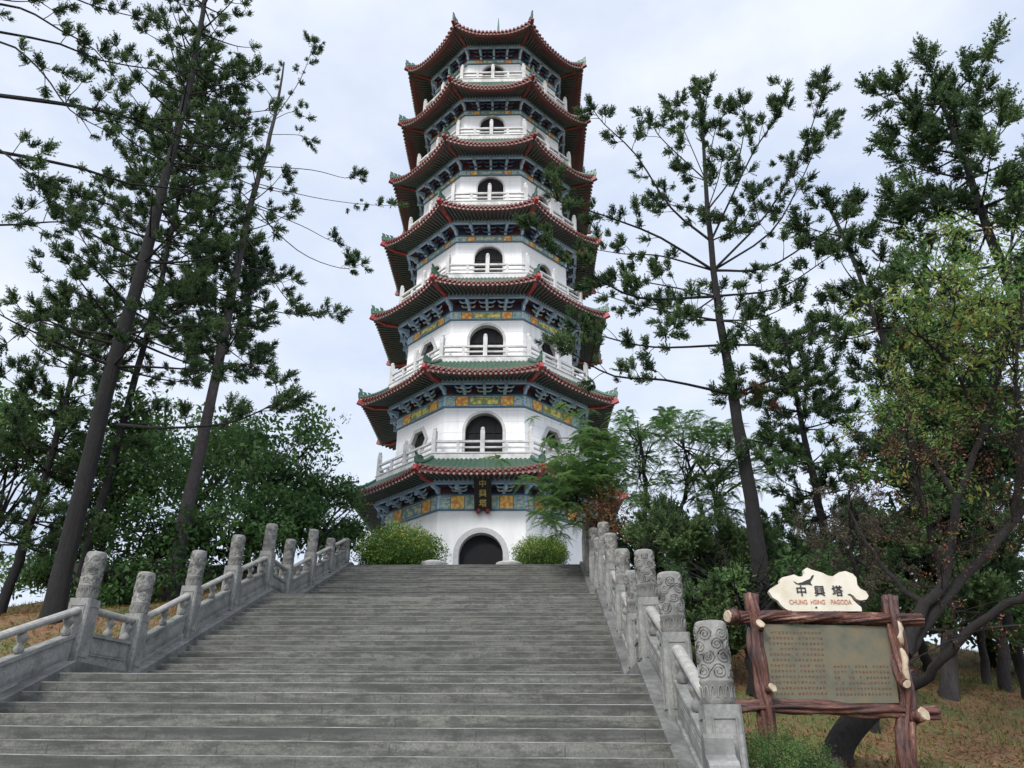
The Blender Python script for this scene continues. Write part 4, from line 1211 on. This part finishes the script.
# --- right: dense araucarias
def right_dense():
    for (x0, y0, Yb, ytop, lab, sd, z0, lmx, lmn, tip, rr, per, dens) in (
        (945, 698, None, 195, 'dense dark araucaria behind the leaning brown tree, trunk standing on the needle-strewn bank', 51, .22, 2.2, .9, .34, .17, 5, .95),
        (1003, 690, None, 290, 'right-hand one of the two trunks standing close together on the crest of the bank', 53, .40, 2.0, .9, .34, .13, 5, 1.0),
        (984, 684, None, 330, 'left-hand, slimmer one of the two trunks standing close together on the crest of the bank', 55, .45, 1.6, .8, .32, .09, 5, .9),
        (1165, 720, 12.0, 85, 'big bushy araucaria filling the upper right corner of the photo', 57, .50, 1.9, 1.3, .38, .22, 5, .85),
        (846, 660, 19.0, 330, 'low dark araucaria behind the cream name board, left of the dense one', 59, .10, 1.9, .8, .30, .16, 6, 1.0)):
        if Yb is None: p = ground_hit(x0, y0); Yb = p.y
        else: p = foot(at(x0, y0, Yb))
        top = at(512 + (x0 - 512) * (1100 + ytop) / (1100 + y0), ytop, Yb)
        t = Tree('araucaria_tree', p - Vector((0, 0, .2)), lab, 'tree', 'araucaria trees', sd)
        mids = {51: [(948, 640), (941, 560), (915, 450), (885, 340)], 53: [(1000, 625), (988, 520), (962, 400)], 55: [(980, 630), (968, 540), (945, 430)]}.get(sd)
        if mids: tr = t.trunk([p - Vector((0, 0, .3))] + [at(x, y, Yb) for x, y in mids] + [top], rr, .035, 12, .015)
        else: tr = t.trunk([p - Vector((0, 0, .3)), p.lerp(top, .35) + Vector((.06, 0, 0)), p.lerp(top, .7), top], rr, .035, 12, .015)
        whorls(t, tr, z0, .995, lmx, lmn, .72, per, dens, tip, .10, .034, .15, .6)
        for k in range(5): t.tuft(top + Vector((t.r.gauss(0, .12), t.r.gauss(0, .12), -.15 * k)), (t.r.gauss(0, .5), t.r.gauss(0, .5), 1), tip)
        t.finish(M['needle'], TUFTS, M['bark_grey'] if sd in (51, 53, 55) else M['bark_dark'])
right_dense()

# --- right: leaning brown tree with olive and rusty leaves, behind the notice board
def leaning_tree():
    Y = 8.7; P = lambda x, y, d=0.0: at(x, y, Y + d)
    b0 = foot(P(835, 770)); t = Tree('leaning_tree', b0 - Vector((0, 0, .2)), 'leaning brown tree behind the notice board with olive and rusty leaf rosettes', 'tree', None, 61)
    def limb(pts, r0, r1):
        pp = bez([P(*q) for q in pts], 20); k = len(pp) - 1
        for i in range(1, k): pp[i] += Vector((t.r.gauss(0, .012), t.r.gauss(0, .012), t.r.gauss(0, .012)))
        t.b.tube(pp, [r0 + (r1 - r0) * i / k for i in range(k + 1)], 9); return pp
    st = bez([b0 - Vector((0, 0, .3)), P(838, 750), P(862, 715), P(890, 690), P(905, 672, .2)], 16); t.b.tube(st, [.22, .20, .18, .165, .155] + [.145] * (len(st) - 5), 12)
    A = limb([(890, 690), (905, 655, .1), (935, 610, .3), (975, 565, .5), (1015, 520, .6), (1050, 470, .7)], .085, .04)
    B = limb([(900, 680), (916, 687, -.2), (948, 652, -.6), (990, 615, -.9), (1040, 590, -1.2)], .058, .035)
    C = limb([(905, 655), (925, 605, .2), (945, 575, .3), (958, 500, .3), (985, 425, .2), (1006, 340, .2), (1012, 230, .3)], .075, .015)
    D = limb([(958, 500, .3), (930, 455, .5), (910, 420, .7), (895, 390, .9)], .035, .010)
    E_ = limb([(945, 575, .3), (925, 520, .0), (915, 470, -.2), (905, 430, -.4)], .03, .010)
    F_ = limb([(1006, 340, .2), (975, 310, -.1), (945, 285, -.3), (925, 265, -.5)], .022, .008)
    G = limb([(985, 425, .2), (955, 370, -.2), (930, 345, -.4), (908, 330, -.6)], .024, .008)
    H = limb([(1015, 520, .6), (1020, 440, .2), (1016, 380, -.2), (1022, 300, -.4)], .05, .012)
    I = limb([(935, 610, .3), (900, 585, .6), (868, 545, .8), (850, 510, .9)], .04, .012)
    dead, green = [], []
    r = t.r
    def sprout(poly, n, t0, dst, sz, spread):
        for _ in range(n):
            o = along(poly, r.uniform(t0, 1)); e = o + Vector((r.gauss(0, spread), r.gauss(0, spread), r.gauss(.12, spread)))
            pts = t.twig(o, e, .011, .004, -.04, 3, 4)
            for _ in range(2):
                e2 = e + Vector((r.gauss(0, .2), r.gauss(0, .2), r.gauss(.05, .15))); t.twig(pts[3], e2, .006, .003, 0, 3, 2)
                dst.append((tuple(e2), (r.gauss(0, .5), r.gauss(0, .5), 1), sz * r.uniform(.7, 1.2), r.uniform(.1, .8)))
            dst.append((tuple(e), (r.gauss(0, .5), r.gauss(0, .5), 1), sz * r.uniform(.7, 1.2), r.uniform(.1, .85)))
    sprout(C, 26, .66, green, .17, .36); sprout(F_, 26, .15, green, .17, .32); sprout(G, 20, .3, green, .17, .32); sprout(H, 22, .5, green, .17, .34)
    sprout(D, 26, .4, green, .15, .36); sprout(E_, 12, .5, green, .14, .3); 
    sprout(C, 26, .3, dead, .13, .36); sprout(E_, 20, .2, dead, .13, .32); sprout(A, 22, .4, dead, .13, .35); sprout(H, 22, .1, dead, .13, .36); sprout(G, 10, .1, dead, .12, .3); sprout(B, 8, .5, dead, .11, .3)
    t.finish(M['leaf'], CLUMPS, M['bark_brown'])
    t.extra('crown', M['leaf_rust'], CLUMPS_LONG, green); t.extra('dead_foliage', M['leaf_dead'], SPARSE, dead)
    # withered shrubby tree in front of the dense araucaria
    Y2 = 11.5; Q = lambda x, y, d=0.0: at(x, y, Y2 + d); b1 = foot(Q(862, 660))
    w = Tree('withered_tree', b1 - Vector((0, 0, .2)), 'withered grey brown small tree with drooping dry twigs above the notice board', 'tree', None, 63)
    tr = w.trunk([b1 - Vector((0, 0, .2)), Q(858, 600), Q(852, 545), Q(850, 490)], .07, .015, 7, .02); it = []
    for _ in range(60):
        o = along(tr, w.r.uniform(.45, 1)); e = o + Vector((w.r.gauss(0, .45), w.r.gauss(0, .35), w.r.gauss(.05, .4))); w.twig(o, e, .012, .003, -.08, 3, 5)
        for _ in range(2): it.append((tuple(e + Vector((w.r.gauss(0, .12), w.r.gauss(0, .12), w.r.gauss(-.08, .12)))), (w.r.gauss(0, .6), w.r.gauss(0, .6), -.8), .22 * w.r.uniform(.6, 1.2), w.r.uniform(0, .8)))
    w.finish(M['leaf_grey'], SPARSE, M['bark_brown']); w.extra('crown', M['leaf_grey'], TUFTS_LITE, it)
leaning_tree()

# --- feathery trees beside the top of the right balustrade
def feathery():
    Y = 20.5; P = lambda x, y, d=0.0: at(x, y, Y + d)
    b0 = foot(P(610, 585)); t = Tree('feathery_tree', b0 - Vector((0, 0, .2)), 'bright green feathery tree with rusty dead leaves leaning over the stairs towards the pagoda door', 'tree', 'feathery leaved trees', 71)
    r = t.r
    tr = t.trunk([b0 - Vector((0, 0, .2)), P(608, 552), P(600, 530), P(588, 515), P(572, 490, -.2)], .11, .03, 8, .01)
    t2 = bez([P(603, 535), P(612, 500), P(606, 470), P(598, 440)], 10); t.b.tube(t2, [.05 - .004 * i for i in range(len(t2))], 6)
    dead = []
    for (x, y, sx, sy, n, dz) in ((572, 490, 22, 14, 46, -.3), (560, 512, 16, 9, 20, -.6), (585, 472, 16, 12, 34, 0), (600, 448, 20, 12, 34, .3), (592, 430, 9, 9, 14, .3), (620, 440, 16, 12, 20, .6), (570, 468, 10, 10, 10, -.2), (604, 470, 14, 14, 16, .4)):
        for _ in range(int(n * 1.5)):
            q = P(x + r.gauss(0, sx * 1.1), y + r.gauss(0, sy * 1.15), dz + r.gauss(0, .55)); t.tuft(q, (r.gauss(0, .25), r.gauss(0, .25), 1), .42 * r.uniform(.7, 1.2), r.uniform(.15, .85))
            if r.random() < .4: s_ = min(tr + t2, key=lambda v: (v - q).length); t.twig(s_, q, .016, .005, -.05, 3, 4)
    for (x, y, sx, sy, n) in ((598, 505, 9, 11, 46), (618, 522, 9, 9, 40), (588, 515, 6, 6, 14), (616, 500, 8, 7, 20), (537, 508, 2, 2, 2)):
        for _ in range(n): q = P(x + r.gauss(0, sx), y + r.gauss(0, sy), r.gauss(-.75, .3)); dead.append((tuple(q), (r.gauss(0, .5), r.gauss(0, .5), -.3), .24 * r.uniform(.7, 1.2), r.uniform(.3, 1)))
    t.finish(M['leaf_fresh'], FRONDS, M['bark_dark']); t.extra('dead_foliage', M['leaf_dead'], SPARSE, dead)
    Y = 19; P2 = lambda x, y, d=0.0: at(x, y, Y + d)
    for (trunk, bl, lab, sd) in (
        ([(645, 590), (645, 540), (646, 490), (640, 445), (636, 420)], [(640, 430, 16, 8, 18), (660, 428, 16, 8, 16), (628, 470, 14, 12, 16), (655, 470, 16, 14, 22), (640, 500, 12, 14, 14), (625, 415, 8, 5, 7)], 'thin feathery tree with a straight dark stem just right of the rusty leaves', 73),
        ([(668, 590), (670, 545), (682, 505), (690, 470), (680, 440)], [(690, 430, 18, 8, 22), (710, 440, 16, 10, 18), (675, 415, 12, 5, 9), (688, 480, 16, 14, 22), (705, 500, 14, 14, 18), (725, 425, 12, 8, 12), (675, 455, 10, 10, 10)], 'feathery tree with a forked leaning stem beside the tall open araucaria', 75),
        ([(728, 600), (724, 540), (715, 500), (700, 465), (672, 440)], [(740, 470, 10, 12, 10), (765, 440, 14, 8, 14), (785, 455, 10, 8, 8), (718, 470, 12, 12, 14), (730, 510, 12, 16, 16), (770, 470, 10, 10, 8)], 'feathery tree crown showing on both sides of the tall open araucaria trunk', 77)):
        b1 = foot(P2(*trunk[0])); w = Tree('feathery_tree', b1 - Vector((0, 0, .2)), lab, 'tree', 'feathery leaved trees', sd); r = w.r
        tr = w.trunk([b1 - Vector((0, 0, .2))] + [P2(*q) for q in trunk[1:]], .085, .02, 7, .02)
        for (x, y, sx, sy, n) in bl:
            for _ in range(int(n * 1.25)):
                q = P2(x + r.gauss(0, sx * .8), y + r.gauss(0, sy * .8), r.gauss(0, .7)); w.tuft(q, (r.gauss(0, .3), r.gauss(0, .3), 1), .33 * r.uniform(.7, 1.2))
            for _ in range(3):
                q = P2(x + r.gauss(0, sx * .6), y + r.gauss(0, sy * .6), r.gauss(0, .5)); s_ = along(tr, r.uniform(.45, .95)); w.twig(s_, q, .022, .006, -.06, 4, 6)
        w.finish(M['leaf_fresh'], FRONDS, M['bark_dark'])
feathery()

# --- leafy background trees
def bg(px, py, Y, rad, lab, sd, n=240, cs=.42, temps=None, lm=None, name='leafy_tree', ry=None, group='leafy trees behind the stairs', tones=(.12, .8), fork=.45):
    c = at(px, py, Y); b0 = foot(c); off = c - b0
    r = random.Random(sd); bl = [((off.x, 0, off.z), (rad, rad, ry or rad * .85), 3)]
    for _ in range(5):
        a = r.uniform(0, 6.28); bl.append(((off.x + math.cos(a) * rad * .75, math.sin(a) * rad * .6, off.z + r.uniform(-.5, .6) * (ry or rad)), (rad * .55, rad * .55, rad * .45), 1))
    return broadleaf(name, b0, lab, bl, temps or CLUMPS, lm or M['leaf'], int(n * 1.3), cs, sd, group=group, tones=tones, trunk_r=.13, fork=fork)
bg(262, 470, 24, 2.3, 'round leafy tree with brighter green leaves right of the slim grey trunk', 101, 300, .44)
bg(205, 452, 26, 2.2, 'dark leafy tree directly behind the slim grey trunk', 102, 280, .44, tones=(.05, .6))
bg(322, 497, 25, 1.25, 'small leafy tree left of the pagoda beside the far end of the balustrade', 103, 210, .36, tones=(.05, .6))
bg(338, 537, 27, .8, 'low leafy bush tree touching the left lower eave of the pagoda', 104, 140, .34)
bg(120, 478, 21, 2.3, 'broad leafy tree filling the gap between the two large left trunks', 105, 330, .42)
bg(150, 560, 20, 1.5, 'dark undergrowth tree standing behind the second post of the left balustrade', 106, 240, .36, tones=(.0, .5))
bg(235, 535, 21.5, 1.5, 'leafy understorey tree behind the middle posts of the left balustrade', 107, 260, .36, tones=(.05, .6))
bg(290, 520, 23, 1.2, 'dark leafy understorey tree behind the landing posts of the left balustrade', 108, 190, .34, tones=(0, .5))
bg(20, 440, 20, 2.0, 'leafy tree with mid green leaves at the left edge of the photo', 109, 260, .42)
bg(60, 560, 24, 1.3, 'small leafy tree in the gap left of the massive dark trunk', 110, 140, .36)
bg(105, 590, 19, .9, 'low dark bush at the foot of the massive dark trunk', 111, 130, .30, tones=(0, .5), name='leafy_bush')
bg(708, 560, 15.2, 1.25, 'young dark conifer with dense low foliage behind the tallest right balustrade post', 121, 300, .30, TUFTS, M['needle'], name='young_conifer', tones=(.35, 1), group='young conifers right of the stairs')
bg(660, 555, 22, 1.5, 'leafy tree behind the upper right balustrade posts', 122, 240, .36, tones=(.05, .6), group='leafy trees right of the stairs')
bg(792, 565, 17, 1.2, 'young conifer behind the cream name board', 123, 210, .32, TUFTS, M['needle'], name='young_conifer', tones=(.35, 1), group='young conifers right of the stairs')
bg(742, 590, 12.5, .42, 'bright leafy shrub between the newel post and the tall open araucaria trunk', 124, 110, .20, tones=(.3, .95), group='leafy shrubs right of the stairs', name='leafy_shrub')
bg(702, 622, 13, .85, 'low young conifer just behind the right balustrade post next to the newel', 125, 200, .26, TUFTS, M['needle'], name='young_conifer', tones=(.35, 1), group='young conifers right of the stairs')
bg(835, 590, 13.5, 1.0, 'leafy shrub beyond the right end of the cream name board', 126, 200, .28, tones=(.0, .6), group='leafy shrubs right of the stairs', name='leafy_shrub')
bg(905, 570, 17, 1.4, 'leafy tree behind the right post of the notice board', 127, 220, .36, tones=(.0, .55), group='leafy trees right of the stairs')
bg(975, 590, 20, 1.6, 'leafy tree behind the two close trunks on the bank', 128, 190, .38, tones=(.1, .7), group='leafy trees right of the stairs')
bg(1030, 620, 19, 1.3, 'leafy tree at the right edge of the photo beyond the bank', 129, 150, .36, tones=(.1, .7), group='leafy trees right of the stairs')
bg(960, 450, 15, 1.6, 'dark leafy tree behind the rusty rosettes of the leaning brown tree', 130, 240, .40, tones=(.0, .5), group='leafy trees right of the stairs')

# --- clipped golden shrubs on the terrace and planters
def shrub(px, py, Y, rx, rz, lab, sd, n, cs):
    c = at(px, py, Y); b0 = Vector((c.x, c.y, 7.02)); t = Tree('golden_shrub', b0, lab, 'shrub', 'golden shrubs on the terrace', sd); r = t.r
    for _ in range(5): t.twig(b0 + Vector((r.gauss(0, .08), r.gauss(0, .08), -.03)), c + Vector((r.gauss(0, rx * .3), r.gauss(0, rx * .3), 0)), .03, .012, 0, 5, 4)
    for _ in range(n):
        p = Vector((r.gauss(0, 1), r.gauss(0, 1), r.gauss(0, 1))); p.normalize(); p *= r.random() ** .3 * r.uniform(.88, 1.08)
        q = c + Vector((p.x * rx, p.y * rx, p.z * rz)); 
        if q.z < 7.05: q.z = 7.05 + r.random() * .15
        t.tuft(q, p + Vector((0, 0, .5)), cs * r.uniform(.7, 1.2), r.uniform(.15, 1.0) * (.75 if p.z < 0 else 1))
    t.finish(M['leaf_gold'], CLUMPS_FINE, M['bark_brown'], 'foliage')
shrub(400, 553, 24.6, 1.45, .80, 'large loose golden green shrub left of the arched doorway', 141, 560, .34)
shrub(541, 555, 24.4, .88, .55, 'smaller clipped golden green shrub right of the arched doorway', 142, 400, .25)
for px, lab in ((434, 'low round stone planter left of the arched doorway'), (509, 'low round stone planter right of the arched doorway')):
    c = at(px, 565, 23.9); b = MB(); b.lathe([(.30, 6.94), (.36, 6.98), (.34, 7.06), (.40, 7.16), (.43, 7.22), (.42, 7.26), (.34, 7.29), (.20, 7.31), (.001, 7.32)], (c.x, c.y, 0), 20)
    tag(b.build('stone_planter', M['pot']), lab, 'planter', 'stone planters on the terrace')
def hedge():
    c = at(786, 775, 6.5); z0 = terrain(c.x, c.y); t = Tree('hedge_bush', Vector((c.x, c.y, z0)), 'low bright green bush at the foot of the notice board', 'bush', None, 151); r = t.r
    for _ in range(9): t.twig(Vector((c.x + r.gauss(0, .15), c.y, z0)), c + Vector((r.gauss(0, .25), r.gauss(0, .15), 0)), .012, .004, 0, 4, 4)
    for _ in range(520):
        p = Vector((r.gauss(0, 1), r.gauss(0, 1), r.gauss(0, 1))); p.normalize(); p *= r.random() ** .33 * r.uniform(.85, 1.1)
        t.tuft(c + Vector((p.x * .42, p.y * .35, p.z * .36)), p + Vector((0, 0, .6)), .075 * r.uniform(.7, 1.2), r.uniform(.1, 1))
    t.finish(M['leaf_hedge'], CLUMPS_FINE, M['bark_brown'], 'foliage')
    d = []
    for _ in range(60): q = at(815 + r.gauss(0, 9), 768 + r.gauss(0, 6), 6.6 + r.gauss(0, .1)); d.append((tuple(q), (r.gauss(0, .5), r.gauss(0, .5), .6), .07, r.uniform(.2, .9)))
    t.extra('dry_twigs', M['leaf_grey'], TUFTS_LITE, d)
hedge()

# --- grass and fallen needles
def grass():
    rg = np.random.default_rng(8); V = []; Fc = []; T = []
    def patch(n, x0, x1, y0, y1, hmin, hmax):
        for _ in range(n):
            x, y = rg.uniform(x0, x1), y0 + (y1 - y0) * rg.random() ** 1.4; a = x * math.cos(PSI) - y * math.sin(PSI)
            if -6.5 < a < 1.75: continue
            z = terrain(x, y)
            g = .5 + .5 * math.sin(x * 1.1 + math.sin(y * .8) * 1.6) * math.sin(y * .9 + x * .3); litter = rg.random() > g * (.75 if a > 0 else .55)
            an = rg.uniform(0, 2 * PI); d = np.array([math.cos(an), math.sin(an), 0]); w = np.array([-d[1], d[0], 0])
            p = np.array([x, y, z - .005]); i0 = len(V)
            if litter:
                l = rg.uniform(.05, .13); wd = rg.uniform(.008, .02); p[2] += .02
                V.extend([p - w * wd, p + w * wd, p + d * l + np.array([0, 0, rg.uniform(0, .05)])]); T.extend([rg.uniform(0, .42)] * 3)
            else:
                h = rg.uniform(hmin, hmax); wd = rg.uniform(.006, .012)
                V.extend([p - w * wd, p + w * wd, p + d * h * rg.uniform(.1, .6) + np.array([0, 0, h])]); T.extend([rg.uniform(.58, 1)] * 3)
            Fc.append((i0, i0 + 1, i0 + 2))
    patch(42000, 1.8, 13, 6, 22, .05, .13); patch(26000, -15, -6.4, 8, 22, .06, .16)
    o = np_mesh('grass', np.array(V), np.array(Fc), np.array(T), M['grass']); tag(o, 'short grass mixed with fallen brown needles on the banks', 'grass', kind='stuff')
grass()

# ------------------------------------------------------------------ sky, sun, camera
SUN_EL, SUN_AZ = R(40), R(28)        # azimuth measured from behind the camera towards its left
sd = Vector((-math.sin(SUN_AZ) * math.cos(SUN_EL), -math.cos(SUN_AZ) * math.cos(SUN_EL), math.sin(SUN_EL)))
sl = bpy.data.lights.new('sun', 'SUN'); sl.energy = 2.1; sl.angle = R(12); sl.color = (1, .965, .92)
so = bpy.data.objects.new('sun', sl); COL.objects.link(so); so.rotation_euler = (-sd).to_track_quat('-Z', 'Y').to_euler()
w = bpy.data.worlds.new('World'); SC.world = w; w.use_nodes = True; nt = w.node_tree; nt.nodes.clear()
sky = node(nt, 'ShaderNodeTexSky', sky_type='NISHITA'); sky.sun_disc = False; sky.sun_elevation = SUN_EL
sky.sun_rotation = math.atan2(sd.x, sd.y); sky.air_density = 1.2; sky.dust_density = 2.0
tc = node(nt, 'ShaderNodeTexCoord'); mp = node(nt, 'ShaderNodeMapping'); mp.inputs['Scale'].default_value = (1, 1, 2.0)
nt.links.new(tc.outputs['Generated'], mp.inputs['Vector'])
n1 = noise(nt, 2.6, 7, .58, mp.outputs['Vector']); n2 = noise(nt, 5.5, 5, .55, mp.outputs['Vector'])
cl = ramp(nt, n1, [(.36, (5.0, 5.7, 7.2)), (.50, (6.0, 6.55, 7.6)), (.66, (7.2, 7.55, 8.3))])
cl = mix(nt, ramp(nt, n2, [(.4, (0, 0, 0)), (.7, (.35, .35, .35))]), cl, (5.1, 5.8, 7.1))
c = mix(nt, .84, sky.outputs['Color'], cl)
sx = node(nt, 'ShaderNodeSeparateXYZ'); nt.links.new(tc.outputs['Generated'], sx.inputs[0])
def mrange(sock, a, b_, lo, hi):
    n_ = node(nt, 'ShaderNodeMapRange', interpolation_type='SMOOTHSTEP'); nt.links.new(sock, n_.inputs[0])
    for k_, v_ in zip((1, 2, 3, 4), (a, b_, lo, hi)): n_.inputs[k_].default_value = v_
    return n_.outputs[0]
gm = node(nt, 'ShaderNodeMath', operation='MULTIPLY'); nt.links.new(mrange(sx.outputs['Z'], .80, 1.0, 1.0, 2.3), gm.inputs[0]); nt.links.new(mrange(sx.outputs['Y'], .05, -.7, 1.0, 1.65), gm.inputs[1])
vm = node(nt, 'ShaderNodeVectorMath', operation='SCALE'); nt.links.new(c, vm.inputs[0]); nt.links.new(gm.outputs[0], vm.inputs['Scale']); c = vm.outputs[0]
bgn = node(nt, 'ShaderNodeBackground'); bgn.inputs['Strength'].default_value = .107; nt.links.new(c, bgn.inputs['Color'])
ow = node(nt, 'ShaderNodeOutputWorld'); nt.links.new(bgn.outputs[0], ow.inputs['Surface'])

cam = bpy.data.cameras.new('camera'); co = bpy.data.objects.new('camera', cam); COL.objects.link(co)
cam.sensor_width = 36; cam.lens = F / 1024 * 36; cam.clip_end = 3000; cam.clip_start = .05
co.matrix_world = Matrix.Translation((0, 0, EYE)) @ Matrix.Rotation(PI / 2 + TH, 4, 'X') @ Matrix.Rotation(RO, 4, 'Z')
SC.camera = co
vs = SC.view_settings; vs.view_transform = 'Standard'; vs.look = 'None'; vs.exposure = 0.46; vs.gamma = 1; vs.use_curve_mapping = False
SC.render.resolution_x, SC.render.resolution_y = 1024, 768
